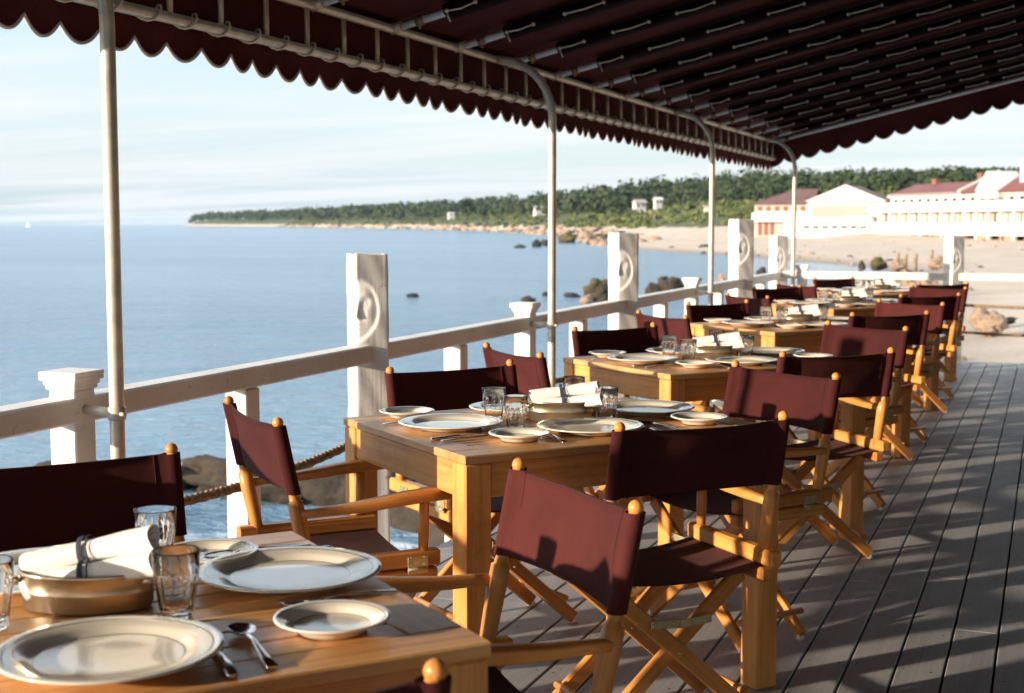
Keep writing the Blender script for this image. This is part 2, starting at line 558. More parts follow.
# ---------------------------------------------------------------- director's chair
BALL_Z = .84
def make_chair():
    root = empty('directors_chair')
    W = .236
    # back posts with finials
    for s in (-1, 1):
        b = MB()
        p0 = Vector((s * .234, -.196, .455)); p1 = Vector((s * W, -.272, BALL_Z - .012))
        pt = lambda t: p0.lerp(p1, t)
        b.tube([pt(0), pt(.1), pt(.36), pt(.47), pt(.475), pt(.52), pt(.97), pt(.99)],
               [.016, .0175, .0205, .0195, .015, .0125, .0125, .010], 12)
        po = b.build('back_post', 'chair_wood', root)
        f = MB()
        d = (p1 - p0).normalized()
        q = d.to_track_quat('Z', 'Y').to_matrix().to_4x4()
        pr = [(.0001, .0172)] + [(.0140 * math.sin(PI * k / 9), .003 + .0140 * math.cos(PI * k / 9)) for k in range(1, 8)] + [(.0090, -.012), (.0125, -.015), (.0118, -.022)]
        f.lathe(pr[::-1], 14, mat=Matrix.Translation(p1) @ q)
        f.build('finial', 'chair_wood', po)
    # canvas back: sleeves round the posts, slight sag
    def outline(t):
        z = .652 + t * .172
        y0 = -.196 - .076 * (z - .455) / (BALL_Z - .467)
        pts = []
        wv = .0025 * math.sin(t * 7)
        n = 14
        for k in range(n + 1):
            u = -1 + 2 * k / n
            sag = .016 * (1 - u * u) + wv * math.sin(u * 5)
            pts.append((u * .212, y0 - sag + .0035))
        for k in range(9):
            a = PI * (.75 - k * 1.5 / 8)
            pts.append((W + .0185 * math.cos(a), y0 + .0185 * math.sin(a)))
        for k in range(n + 1):
            u = 1 - 2 * k / n
            sag = .016 * (1 - u * u) + wv * math.sin(u * 5)
            pts.append((u * .212, y0 - sag - .0035))
        for k in range(9):
            a = PI + PI * (.75 - k * 1.5 / 8)
            pts.append((-W + .0185 * math.cos(a), y0 + .0185 * math.sin(a)))
        dz = lambda x: -.007 * (1 - (x / W) ** 2) if abs(x) < W else 0
        return [(x, y, z + dz(x) * (1 if t > .5 else -.6)) for x, y in pts]
    R = [outline(t / 8) for t in range(9)]
    b = MB()
    n = len(R[0])
    vs = [p for r in R for p in r]
    fs = []
    for i in range(8):
        for k in range(n):
            k2 = (k + 1) % n
            fs.append((i * n + k, (i + 1) * n + k, (i + 1) * n + k2, i * n + k2))
    b.add(vs, fs, 0, None, True)
    # hem faces top and bottom (strip between front and back lines)
    for i in (0, 8):
        fr = [i * n + k for k in range(15)]; bk = [i * n + 15 + 9 + k for k in range(15)][::-1]
        for k in range(14):
            b.f.append((fr[k], fr[k + 1], bk[k + 1], bk[k])); b.mi.append(0); b.sm.append(False); b.uv.append([(0, 0)] * 4)
    for sx in (-1, 1):
        for side in (-1, 1):
            pts = []
            for t in range(9):
                z = .652 + t / 8 * .172; x = sx * .196
                y0 = -.196 - .076 * (z - .455) / (BALL_Z - .467)
                wv = .0025 * math.sin(t / 8 * 7); u = x / .212
                pts.append((x, y0 - (.016 * (1 - u * u) + wv * math.sin(u * 5)) + side * .0036, z - .002))
            b.tube(pts, .0013, 4)
    b.build('canvas_back', 'maroon_canvas', root)
    # seat cloth
    b = MB()
    top = []; bot = []
    for i in range(15):
        x = -.228 + .456 * i / 14
        sag = .022 * (1 - (x / .228) ** 2)
        top.append([(x, y, .437 - sag) for y in (-.205, -.12, -.03, .06, .145)])
        bot.append([(x, y, .432 - sag) for y in (-.205, -.12, -.03, .06, .145)])
    b.grid(top); b.grid([r[::-1] for r in bot])
    for j in (0, 4):
        for i in range(14):
            b.add([top[i][j], top[i + 1][j], bot[i + 1][j], bot[i][j]], [(0, 1, 2, 3)])
    b.build('canvas_seat', 'maroon_canvas', root)
    for s in (-1, 1):
        b = MB()
        b.box((s * .236, -.0525, .458), (.034, .405, .042), bev=.005)
        rl = b.build('seat_rail', 'chair_wood', root)
        for y in (.085, -.15):
            h = MB()
            h.box((s * .2545, y, .444), (.003, .055, .044), bev=.0005)
            h.tube([(s * .257, y - .027, .434), (s * .257, y + .027, .434)], .004, 6)
            for dy in (-.018, .018):
                for dz in (-.004, .016):
                    h.tube([(s * .255, y + dy, .448 + dz), (s * .2575, y + dy, .448 + dz)], .003, 6)
            h.build('hinge', 'brass', rl)
        b = MB()
        b.box((s * .229, -.040, .413), (.034, .37, .036), bev=.005)
        b.build('seat_bar', 'chair_wood', root)
        # arm: carved, thicker at the front
        b = MB()
        ys = [-.222, -.17, -.10, -.02, .06, .125, .17, .192, .200]
        zs = [.600, .602, .604, .610, .618, .622, .621, .618, .616]
        hw = [.011, .014, .018, .023, .025, .024, .021, .014, .004]
        hh = [.011, .012, .013, .015, .017, .017, .015, .010, .003]
        b.tube([(s * .243, y, z) for y, z in zip(ys, zs)], .02, 14, sec=[(h2, w2) for h2, w2 in zip(hh, hw)])
        b.build('arm', 'chair_wood', root)
        b = MB()
        b.tube([(s * .238, .106, .475), (s * .240, .107, .54), (s * .242, .109, .612)], [.0125, .0145, .0125], 12)
        b.build('arm_post', 'chair_wood', root)
        # low stretcher between the front and back foot of this side
        b = MB()
        b.tube([(s * .212, -.165, .085), (s * .212, .105, .085)], .0105, 10)
        b.build('stretcher', 'chair_wood', root)
    for yc in (-.15, .095):
        for s in (-1, 1):
            y = yc + s * .0125
            b = MB()
            p = Vector((s * .205, y, .405)); q = Vector((-s * .240, y, .016))
            b.beam(p, q, .022, .042, up=(1, 0, 0), bev=.004)
            lg = b.build('leg', 'chair_wood', root)
            f = MB()
            d = (q - p).normalized()
            f.lathe([(.013, 0), (.014, .006), (.012, .016)], 10, mat=Matrix.Translation((q.x - s * -.004, q.y, 0.0)))
            f.build('foot', 'foot_plastic', lg)
        b = MB()
        yy = yc + (.028 if yc > 0 else -.028)
        b.beam((-.088, yy, .306), (.004, yy, .300), .022, .0035, up=(0, 1, 0), bev=.0008)
        b.beam((-.004, yy + math.copysign(.004, yc), .300), (.088, yy + math.copysign(.004, yc), .306), .022, .0035, up=(0, 1, 0), bev=.0008)
        for x in (-.08, -.02, .02, .08):
            b.tube([(x, yy - .006, .303), (x, yy + .008, .303)], .0045, 8)
        b.build('folding_brace', 'brass', root)
        b = MB()
        b.tube([(0.0, yc - .03, .222), (0.0, yc + .03, .222)], .004, 8)
        b.build('pivot_bolt', 'brass', root)
    return root

TABLE = ['nearest table', 'second table', 'third table', 'fourth table', 'fifth table', 'farthest table']
SIDE = {'NL': 'near rail side', 'FL': 'far rail side', 'NR': 'near aisle side', 'FR': 'far aisle side'}
chair_list = [
    (0, 'FL', -1.897, 2.31, 128), (0, 'NR', -.767, 1.168, -48), (0, 'FR', -.818, 2.425, 224),
    (1, 'NL', -1.917, 3.088, 43), (1, 'FL', -1.885, 4.304, 126), (1, 'NR', -.781, 3.321, -46), (1, 'FR', -.815, 4.60, 216),
    (2, 'NL', -1.912, 4.947, 43), (2, 'FL', -1.90, 6.25, 124), (2, 'NR', -.737, 5.302, -41), (2, 'FR', -.81, 6.75, 214),
    (3, 'NL', -1.93, 7.20, 43), (3, 'FL', -1.90, 8.42, 126), (3, 'NR', -.80, 7.72, -41), (3, 'FR', -.80, 8.87, 212),
    (4, 'NL', -1.90, 9.30, 44), (4, 'FL', -1.95, 10.68, 126), (4, 'NR', -.757, 9.83, -42), (4, 'FR', -.797, 11.10, 210),
    (5, 'NL', -1.90, 11.2, 44), (5, 'FL', -1.80, 12.6, 126), (5, 'NR', -.81, 11.8, -42)]
proto = make_chair()
for i, (t, sd, x, y, a) in enumerate(chair_list):
    o = proto if i == 0 else copy_tree(proto)
    f = az_dir(a)
    o.location = (x + f.x * .272, y + f.y * .272, 0)
    o.rotation_euler = (0, 0, -rad(a))
    tag(o, "maroon canvas director's chair on the %s of the %s" % (SIDE[sd], TABLE[t]), 'chair', 'folding chairs round the tables')

# ---------------------------------------------------------------- tables
AZR = 39.9
U_ = az_dir(AZR); V_ = Vector((-U_.y, U_.x, 0))
TM, TL, TH = 1.0, .79, .745
T_CORNERS = [(-1.338, .958), (-1.328, 3.108), (-1.332, 5.10), (-1.345, 7.30), (-1.345, 9.42), (-1.345, 11.40)]
def make_table():
    root = empty('dining_table')
    b = MB()
    fr = .085
    zt = TH - .011
    b.box((0, TL / 2 - fr / 2, zt), (TM, fr, .022), bev=.003)
    b.box((0, -TL / 2 + fr / 2, zt), (TM, fr, .022), bev=.003)
    for s in (-1, 1):
        b.box((s * (TM / 2 - fr / 2), 0, zt), (fr, TL - 2 * fr - .0015, .022), bev=.003)
    n = 9
    wv = (TL - 2 * fr) / n
    for k in range(n):
        b.box((0, -TL / 2 + fr + (k + .5) * wv, zt - .0004), (TM - 2 * fr - .003, wv - .005, .0205), bev=.0025)
    b.build('tabletop', 'table_top_wood', root)
    for s in (-1, 1):
        for t in (-1, 1):
            b = MB()
            b.box((s * (TM / 2 - .04), t * (TL / 2 - .04), (TH - .0235) / 2), (.074, .074, TH - .0235), bev=.004)
            b.build('leg', 'table_wood', root)
        b = MB()
        b.box((0, s * (TL / 2 - .02), TH - .0232 - .044), (TM - .156, .022, .088), bev=.002)
        b.build('apron', 'table_wood', root)
        b = MB()
        b.box((s * (TM / 2 - .02), 0, TH - .0232 - .044), (.022, TL - .156, .088), bev=.002)
        b.build('apron', 'table_wood', root)
    return root
tproto = make_table()
TC = []
TDESC = ['oiled slatted wooden table nearest the camera by the bottom left', 'square wooden table second from the camera, before the carved post', 'square wooden table third from the camera along the rail',
         'square wooden table fourth from the camera along the rail', 'square wooden table fifth from the camera along the rail', 'square wooden table farthest from the camera near the corner post']
for i, (x, y) in enumerate(T_CORNERS):
    o = tproto if i == 0 else copy_tree(tproto)
    c = Vector((x, y, 0)) + U_ * TM / 2 + V_ * TL / 2
    TC.append(c)
    o.location = c
    o.rotation_euler = (0, 0, math.atan2(U_.y, U_.x))
    tag(o, TDESC[i], 'table', 'dining tables in a row')
TRZ = math.atan2(U_.y, U_.x)
def on_table(i, u, v, z=TH):
    p = TC[i] + U_ * u + V_ * v
    return Vector((p.x, p.y, z))

# ---------------------------------------------------------------- tableware
def make_plate(name, R):
    b = MB()
    k = R / .128
    prof = [(.0001, .004), (.07 * k, .004), (.072 * k, .0005), (.076 * k, .0005), (.080 * k, .006), (.098 * k, .012), (.1275 * k, .0185), (.128 * k, .0202), (.127 * k, .0215),
            (.121 * k, .0210), (.1165 * k, .0201), (.1145 * k, .0198), (.102 * k, .0172), (.095 * k, .0145), (.089 * k, .0105), (.084 * k, .0088), (.0825 * k, .0084), (.05 * k, .0077), (.0001, .0075)]
    mis = [0, 0, 0, 0, 0, 0, 1, 1, 1, 1, 2, 0, 0, 0, 0, 2, 0, 0]
    b.lathe(prof, 56, mis=mis)
    return b.build(name, ['plate_cream', 'plate_rim', 'plate_ring'])
def make_glass():
    b = MB()
    H = .098
    n = 40
    ca = math.cos(PI / 10)
    def rf(j, k, r, z):
        loc = ((k % 4) / 4 - .5) * 2 * PI / 10
        f = ca / math.cos(loc)
        wgt = {2: .5, 3: 1, 4: 1, 5: .85, 6: .3}.get(j, 0)
        return r * (1 - wgt + wgt * f)
    prof = [(.0001, 0), (.022, 0), (.0242, .003), (.0265, .02), (.0302, .045), (.0328, .060), (.0332, .066), (.0345, H - .002), (.0341, H), (.0334, H - .001), (.0322, .066), (.0282, .042), (.0244, .020), (.0212, .0105), (.0001, .009)]
    b.lathe(prof, n, rfun=rf)
    for k in range(len(b.sm)): b.sm[k] = not (n * 2 <= k < n * 6)
    return b.build('water_glass', 'tumbler_glass')
def make_fork():
    b = MB()
    b.tube([(0, -.095, .003), (0, -.06, .005), (0, .0, .010), (0, .03, .008)], .004, 8, sec=[(.0015, .008), (.0015, .0065), (.0018, .003), (.0015, .004)])
    b.tube([(0, .028, .008), (0, .04, .006), (0, .052, .006)], .004, 8, sec=[(.0015, .004), (.0013, .0115), (.0012, .012)])
    for x in (-.0098, -.0033, .0033, .0098):
        b.tube([(x, .05, .006), (x, .075, .007), (x * .95, .098, .0115)], [.0018, .0018, .001], 6)
    return b.build('fork', 'steel')
def make_knife():
    b = MB()
    b.tube([(0, -.11, .004), (0, -.105, .004), (0, -.02, .005), (0, -.01, .004)], .004, 8, sec=[(.002, .004), (.0038, .0085), (.0036, .006), (.002, .005)])
    b.tube([(0, -.012, .004), (.001, .02, .004), (.002, .08, .004), (.005, .105, .004), (.007, .112, .004)], .004, 8, sec=[(.0014, .005), (.001, .009), (.001, .010), (.0008, .006), (.0006, .001)])
    return b.build('knife', 'steel')
def make_spoon():
    b = MB()
    b.tube([(0, -.1, .003), (0, -.06, .004), (0, -.0, .011), (0, .03, .010), (0, .045, .0075)], .004, 8, sec=[(.0016, .0085), (.0016, .007), (.0018, .0035), (.0018, .0035), (.0015, .006)])
    P = []; Q = []
    for i in range(9):
        r = i / 8
        P.append([(.0195 * r * math.cos(a), .068 + .029 * r * math.sin(a), .0015 + .008 * r * r) for a in [2 * PI * k / 24 for k in range(25)]])
        Q.append([(.0195 * r * math.cos(a), .068 + .029 * r * math.sin(a), .0003 + .008 * r * r) for a in [2 * PI * k / 24 for k in range(25)]])
    b.grid(P); b.grid([q[::-1] for q in Q])
    return b.build('spoon', 'steel')
def make_tray():
    root = empty('metal_tub')
    b = MB()
    prof = [(.0001, .002), (.126, .002), (.130, 0), (.1335, .004), (.1365, .030), (.1385, .032), (.1375, .034), (.139, .058), (.1425, .060), (.1435, .063), (.1425, .066), (.1385, .066), (.1375, .062), (.125, .008), (.0001, .006)]
    b.lathe(prof, 48, sy=.58)
    b.v = [(x * .72, y * .76, z * .88) for x, y, z in b.v]
    b.build('tub_body', 'tray_metal', root)
    for s in (-1, 1):
        b = MB()
        P = [(s * (.099 + .018 * math.sin(PI * k / 10)), -.026 + .052 * k / 10, .045 - .018 * math.sin(PI * k / 10)) for k in range(11)]
        b.tube(P, .0028, 8)
        for y in (-.026, .026):
            b.tube([(s * .09, y, .045), (s * .104, y, .045)], .007, 8)
        b.build('tub_handle', 'tray_metal', root)
    return root
def make_napkin():
    root = empty('napkin_roll')
    b = MB()
    spir = []
    n = 60
    for k in range(n + 1):
        a = 2 * PI * 2.6 * k / n
        r = .0065 + .0145 * k / n
        spir.append((r, a))
    P = []
    st = [(-.098, 1.05, .0), (-.095, 1.06, .0), (-.055, 1.0, .001), (-.02, .93, .002), (.0, .90, .002), (.02, .93, .002), (.06, 1.0, .001), (.096, 1.08, -.001), (.101, 1.1, -.001)]
    for x, k, dz in st:
        row = []
        for r, a in spir:
            wob = 1 + .05 * math.sin(3 * a + x * 40)
            row.append((x + .004 * math.sin(a * 2), r * k * wob * math.cos(a), r * k * wob * math.sin(a) * .94 + dz))
        for r, a in spir[::-1]:
            wob = 1 + .05 * math.sin(3 * a + x * 40)
            r2 = r - .0028
            row.append((x + .004 * math.sin(a * 2), r2 * k * wob * math.cos(a), r2 * k * wob * math.sin(a) * .94 + dz))
        P.append(row)
    b.grid(P)
    for row in (P[0], P[-1]):
        m = len(row)
        for k in range(n):
            b.add([row[k], row[k + 1], row[m - 2 - k], row[m - 1 - k]], [(0, 1, 2, 3)])
    b.build('rolled_cloth', 'cloth_white', root)
    b = MB()
    for x0, x1 in ((-.012, -.003), (.002, .005)):
        b.tube([(x0, 0, .002), ((x0 + x1) / 2, 0, .002), (x1, 0, .002)], [.0218, .0226, .0218], 24, caps=False)
    b.build('napkin_band', 'cloth_band', root)
    return root

seats = {  # plate u,v ; azimuth (table frame, degrees) the diner faces
    'NL': (-.32, .045, 0), 'NR': (-.01, -.205, 90), 'FR': (.345, .05, 180), 'FL': (.0, .245, 270)}
def seat_pos(sd, fwd, right):
    u, v, a = seats[sd]
    a = rad(a)
    f = (math.cos(a), math.sin(a)); r = (math.sin(a), -math.cos(a))
    return u + f[0] * fwd + r[0] * right, v + f[1] * fwd + r[1] * right, a
P_d = make_plate('dinner_plate', .147); P_s = make_plate('side_plate', .082)
P_g = make_glass(); P_f = make_fork(); P_k = make_knife(); P_sp = make_spoon()
P_t = make_tray(); P_n = make_napkin()
used = set()
def inst(p):
    if p.name in used:
        return copy_tree(p)
    used.add(p.name)
    return p
def put(p, i, u, v, label, cat, group, rz=0.0, z=TH + .0006):
    o = inst(p)
    o.location = on_table(i, u, v, z)
    o.rotation_euler = (0, 0, TRZ + rz)
    tag(o, label, cat, group)
    return o
jr = random.Random(3)
visible = {0: ('NR', 'FR', 'FL'), 1: ('NL', 'NR', 'FR', 'FL')}
for i in range(6):
    for sd in visible.get(i, ('NL', 'NR', 'FR', 'FL')):
        j = lambda s=.008: jr.uniform(-s, s)
        where = '%s of the %s' % (SIDE[sd], TABLE[i])
        u, v, a = seat_pos(sd, j(), j())
        if i == 0: u += .03; v -= (.025 if sd == 'NR' else 0)
        put(P_d, i, u, v, 'cream dinner plate with dark rings on the ' + where, 'plate', 'dinner plates laid on the tables', rz=j(3))
        if not (i == 0 and sd == 'NR'):
            u, v, a = seat_pos(sd, -.01 + j(), -.262 + j())
            if i == 0 and sd == 'FR': u -= .033; v -= .03
            if i == 0 and sd == 'FL': u += .03; v -= .02
            if sd == 'NR': u += .02; v -= .02
            put(P_s, i, u, v, 'small cream side plate set on the ' + where, 'plate', 'side plates laid on the tables', rz=j(3))
        if i < 3 and sd != 'FL':
            if not (i == 0 and sd == 'NR'):
                u, v, a = seat_pos(sd, -.05 + j(), -.156 + j(.006))
                put(P_f, i, u, v, 'steel fork beside the dinner plate on the ' + where, 'fork', 'forks on the tables', rz=a - PI / 2 + j(.25))
            u, v, a = seat_pos(sd, -.045 + j(), .158 + j(.005))
            if i == 0 and sd == 'NR': u += .005; v -= .02
            put(P_k, i, u, v, 'steel table knife lying on the ' + where, 'knife', 'knives on the tables', rz=a - PI / 2 + j(.15))
            u, v, a = seat_pos(sd, -.035 + j(), .205 + j(.006))
            if i == 0 and sd == 'NR': u += .005; v -= .02
            put(P_sp, i, u, v, 'steel spoon beside the knife on the ' + where, 'spoon', 'spoons on the tables', rz=a - PI / 2 + j(.15))
        u, v, a = seat_pos(sd, {'NL': .135, 'NR': .165, 'FR': .14, 'FL': .14}[sd] + j(.004), {'NL': .125, 'NR': .15, 'FR': .19, 'FL': .15}[sd] + j(.004))
        if i == 0: u, v = {'NR': (u + .012, v - .022), 'FL': (u + .055, v - .10)}.get(sd, (u, v))
        put(P_g, i, u, v, 'clear faceted water tumbler on the ' + where, 'glass', 'water glasses on the tables', rz=j(2))
    tr = rad(-29)
    tu, tv = (.055, .055) if i == 0 else (.04, .035)
    put(P_t, i, tu, tv, 'oval metal tub of napkins on the ' + TABLE[i], 'tub', 'metal tubs of napkins', rz=tr)
    cs, sn = math.cos(tr), math.sin(tr)
    tl = 5 if i == 0 else 0
    rolls = [(-.004, .027, .050, 6 + tl, 'back'), (.012, -.021, .050, 7 + tl, 'front'), (.004, .004, .079, 8 + tl, 'top')]
    for dx, dy, dz, tilt, nm in rolls:
        o = inst(P_n)
        p = on_table(i, tu + dx * cs - dy * sn, tv + dx * sn + dy * cs, TH + dz)
        o.location = p
        o.scale = (1.0, 1.14, 1.14)
        o.rotation_euler = (0, -rad(tilt), TRZ + tr + rad({'back': 4, 'front': -7, 'top': -2}[nm] + jr.uniform(-4, 4)))
        lab = {'back': 'white banded napkin roll at the back of the tub on the ', 'front': 'white banded napkin roll at the front of the tub on the ', 'top': 'topmost white banded napkin roll in the tub on the '}[nm]
        tag(o, lab + TABLE[i], 'napkin', 'napkin rolls in the metal tubs')

# ---------------------------------------------------------------- deck
XE = -2.31; YE = 13.93
b = MB()
bw = .137
k = 0
x = XE
while x < 4.2:
    y0 = -3.0
    cuts = [y0 + rng.uniform(2.0, 5.0)]
    while cuts[-1] < YE - 1.2:
        cuts.append(cuts[-1] + 4.9)
    cuts = [y0] + [c for c in cuts if c < YE - .5] + [YE]
    for a, c in zip(cuts[:-1], cuts[1:]):
        b.box((x + bw / 2, (a + c) / 2, -.0125), (bw - .0075, c - a - .002, .025), bev=.0025)
    x += bw
    k += 1
XR = x
yj = .1
while yj < YE:
    xx = XE
    while xx < XR - .05:
        for dx in (.028, bw - .032):
            if rng.random() < .85:
                px, py = xx + dx + rng.uniform(-.006, .006), yj + rng.uniform(-.012, .012)
                b.add([(px + .0042 * math.cos(q * PI / 3), py + .0042 * math.sin(q * PI / 3), .0006) for q in range(6)], [tuple(range(6))], 1)
        xx += bw
    yj += .406
b.box(((XE + XR) / 2, (YE - 3) / 2, -.16), (XR - XE - .03, YE + 2.97, .24), bev=0, mi=1)
b.box((XE - .02, (YE - 3) / 2, -.14), (.036, YE + 3.0, .22), bev=.004)
b.box(((XE + XR) / 2 - .018, YE + .02, -.14), (XR - XE + .035, .036, .22), bev=.004)
deck = b.build('deck', ['deck_board', 'deck_under'])
tag(deck, kind='structure')

# ---------------------------------------------------------------- railing with carved posts
XP = -2.52
ZR0, ZR1 = .767, .838
def cap_post():
    b = MB()
    b.box((0, 0, -.62), (.088, .088, 2.96), bev=.004)
    for z, w in ((.866, .100), (.8785, .110), (.891, .125), (.9035, .1265)):
        b.box((0, 0, z), (w, w, .013), bev=.003)
    return b
def plain_post():
    b = MB()
    b.box((0, 0, -.67), (.0845, .0845, 2.868), bev=.004)
    return b
TW = .135
def totem():
    b = MB()
    w = TW
    nper = 33
    ztop = 1.195
    zs = [-2.1, -1.2, -.4, .2, .4] + [.45 + (ztop - .45) * k / 110 for k in range(111)]
    per = []
    h = w / 2
    for side in range(4):
        for k in range(nper):
            per.append((side, k / nper))
    rr2 = random.Random(5)
    ph = [rr2.uniform(0, 6) for _ in range(8)]
    P = []
    zc, hh = .975, .135
    g = lambda x, s: math.exp(-(x / s) ** 2)
    for side, t in per:
        x0 = -h + w * t
        if side == 0: px, py = x0, -h
        elif side == 1: px, py = h, x0
        elif side == 2: px, py = -x0, h
        else: px, py = -h, -x0
        # round the edge a little
        m = max(abs(px), abs(py)); n = min(abs(px), abs(py))
        if n > h - .007:
            sc = 1 - .3 * (n - (h - .007)) / h
            px *= sc; py *= sc
        # corner at (h,-h): the carved face
        if side == 0: tt = t * w - w      # negative before corner
        elif side == 1: tt = t * w
        else: tt = 9
        row = []
        for z in zs:
            x, y = px, py
            # hewn surface
            e = .0010 * math.sin(z * 9 + ph[0] + 3 * t + side) + .0007 * math.sin(z * 31 + ph[1] + 9 * t)
            x += e * (1 if px > 0 else -1); y += e * (1 if py > 0 else -1)
            if abs(tt) < w:
                q = tt / (w * .76); v = (z - zc) / hh
                rr = q * q + v * v
                if v < 0:
                    rr = q * q * (1 + .5 * v * v) + v * v
                if rr < 1:
                    edge = min(1, (1 - rr) / .42)
                    edge = edge * edge * (3 - 2 * edge)
                    rec = .010 + .010 * g(tt, .035)          # cut back, flattened corner
                    s_ = z - zc
                    a = abs(tt) * 1.12
                    nose_h = max(0, min(1, (.046 - s_) / .070)) if s_ > -.034 else 0
                    rec -= .021 * nose_h * g(tt, .010) * (1 if s_ > -.026 else max(0, (s_ + .034) / .008))
                    rec += .010 * g(a - .040, .017) * g(s_ - .032, .016)       # eye sockets
                    rec -= .006 * g(a - .040, .009) * g(s_ - .029, .008)       # lids
                    rec -= .005 * g(a - .030, .035) * g(s_ - .058, .011)       # brow
                    rec -= .006 * g(tt, .026) * (g(s_ + .054, .005) + g(s_ + .069, .006))   # lips
                    rec += .006 * g(tt, .026) * g(s_ + .0615, .0035)
                    rec -= .006 * g(tt, .026) * g(s_ + .098, .015)             # chin
                    rec -= .004 * g(a - .055, .02) * g(s_ + .02, .03)          # cheeks
                    rec *= edge ** 1.4 * .8
                    x -= rec * .7071; y += rec * .7071
            if z > ztop - .001:
                z = ztop + .004 * math.sin(px * 60 + py * 40)
            row.append((x, y, z))
        P.append(row)
    b.grid(P, closed_u=True)
    n = len(P)
    b.add([r[-1] for r in P], [tuple(range(n))])
    return b
rail_root = empty('sea_railing', (XP, 5, 0))
tag(rail_root, 'white wooden railing with carved posts along the sea side of the deck', 'railing')
def rloc(y): return (0, y - 5, 0)
caps_y = [-4.01, -.44, 3.13, 6.70, 10.27]
tot_y = [1.31, 4.925, 8.46, 12.04, 13.83]
plain_y = [-3.1, -1.33, .43, 2.2, 4.0, 5.80, 7.57, 9.38, 11.15, 12.95]
cm = None
for y in caps_y:
    if cm is None: cm = cap_post().build('capped_post', 'white_paint', rail_root); c = cm
    else: c = cm.copy(); COL.objects.link(c)
    c.location = rloc(y)
cm = None
TS = {8.46: (1.08, 1.05), 12.04: (1.2, 1.13)}
for y in plain_y:
    if cm is None: cm = plain_post().build('rail_post', 'white_paint', rail_root); c = cm
    else: c = cm.copy(); COL.objects.link(c)
    c.location = rloc(y)
tot = None
for y in tot_y:
    if tot is None: tot = totem().build('carved_post', 'white_paint', rail_root); c = tot
    else: c = tot.copy(); COL.objects.link(c)
    c.location = rloc(y); c.rotation_euler = (0, 0, rad(-47))
    if y in TS: c.scale = (TS[y][0], TS[y][0], TS[y][1])
ends = [-5.0] + tot_y
for a, c in zip(ends[:-1], ends[1:]):
    m_ = MB()
    m_.box((0, 0, (ZR0 + ZR1) / 2), (.0905, c - a, ZR1 - ZR0), bev=.006)
    m_.build('top_rail', 'white_paint', rail_root, loc=(0, (a + c) / 2 - 5, 0))
end_root = empty('end_railing', (0, YE - .1, 0))
tag(end_root, 'white wooden railing across the far end of the deck', 'railing')
c = tot.copy(); COL.objects.link(c); c.parent = end_root; c.location = (-.86, .0, 0); c.rotation_euler = (0, 0, rad(-47))
for x in (-2.28,):
    c = [o for o in rail_root.children if o.name.startswith('capped_post')][0].copy(); COL.objects.link(c); c.parent = end_root; c.location = (x, 0, 0)
for x in (-1.62, .05, 1.9, 3.6):
    c = cm.copy(); COL.objects.link(c); c.parent = end_root; c.location = (x, 0, 0)
for a, c in ((XP, -.86), (-.86, 4.2)):
    m_ = MB(); m_.box((0, 0, (ZR0 + ZR1) / 2 + .01), (c - a, .0905, ZR1 - ZR0), bev=.006)
    m_.build('top_rail', 'white_paint', end_root, loc=((a + c) / 2, 0, 0))

# ropes: three twisted strands, sagging from post to post
def rope(name, p_list, sag, r, label, group):
    cl = []
    for a, c in zip(p_list[:-1], p_list[1:]):
        a = Vector(a); c = Vector(c)
        n = int((c - a).length / .02)
        for k in range(n):
            t = k / n
            p = a.lerp(c, t); p.z -= sag * 4 * t * (1 - t)
            cl.append(p)
    cl.append(Vector(p_list[-1]))
    b = MB()
    horiz = (Vector(p_list[1]) - Vector(p_list[0])).normalized()
    side = horiz.cross(Vector((0, 0, 1))).normalized()
    for s in range(3):
        P = []
        for k, p in enumerate(cl):
            an = k * .02 / .085 * 2 * PI + s * 2 * PI / 3
            P.append(p + side * (r * .52 * math.cos(an)) + Vector((0, 0, r * .52 * math.sin(an))))
        b.tube(P, r * .56, 6)
    o = b.build(name, 'rope_fibre')
    return tag(o, label, 'rope', group)
ypost = [-.44, .43, 1.31, 2.2, 3.13, 4.0, 4.88, 5.8, 6.70, 7.57, 8.46, 9.38, 10.27, 11.15, 12.04, 12.95, 13.83]
tp = [-2.23 + 0 * y for y in ypost]
rope('rail_rope', [(XP + .062, y, .50) for y in [1.31, 3.13, 4.88, 6.7, 8.46, 10.27, 12.04, 13.8]], .045, .0175, 'thick twisted rope slung through the sea railing below its rail', 'ropes of the railings')
rope('rail_rope', [(x, YE - .04, .545) for x in (-2.5, -.86, .9, 2.6, 4.2)], .02, .016, 'upper twisted rope of the far end railing against the sand', 'ropes of the railings')
rope('rail_rope', [(x, YE - .04, .285) for x in (-2.5, -.86, .9, 2.6, 4.2)], .02, .016, 'lower twisted rope of the far end railing against the sand', 'ropes of the railings')

# ---------------------------------------------------------------- awning
aw = empty('awning', (-2.5, 5, 0))
tag(aw, 'dark maroon scalloped awning on metal pipe frame over the deck', 'awning')
AO = Vector((-2.5, 5, 0))
def sh(pts): return [Vector(p) - AO for p in pts]
XA = -2.66; ZU = 2.144; ZL = 1.972; SL = .235
XAE = 4.4; YA0 = -6.0; YA1 = 14.27
raf_y = [5.46 + .69 * k for k in range(-16, 13)] + [YA1]
roofz = lambda x: ZU + SL * (x - XA)
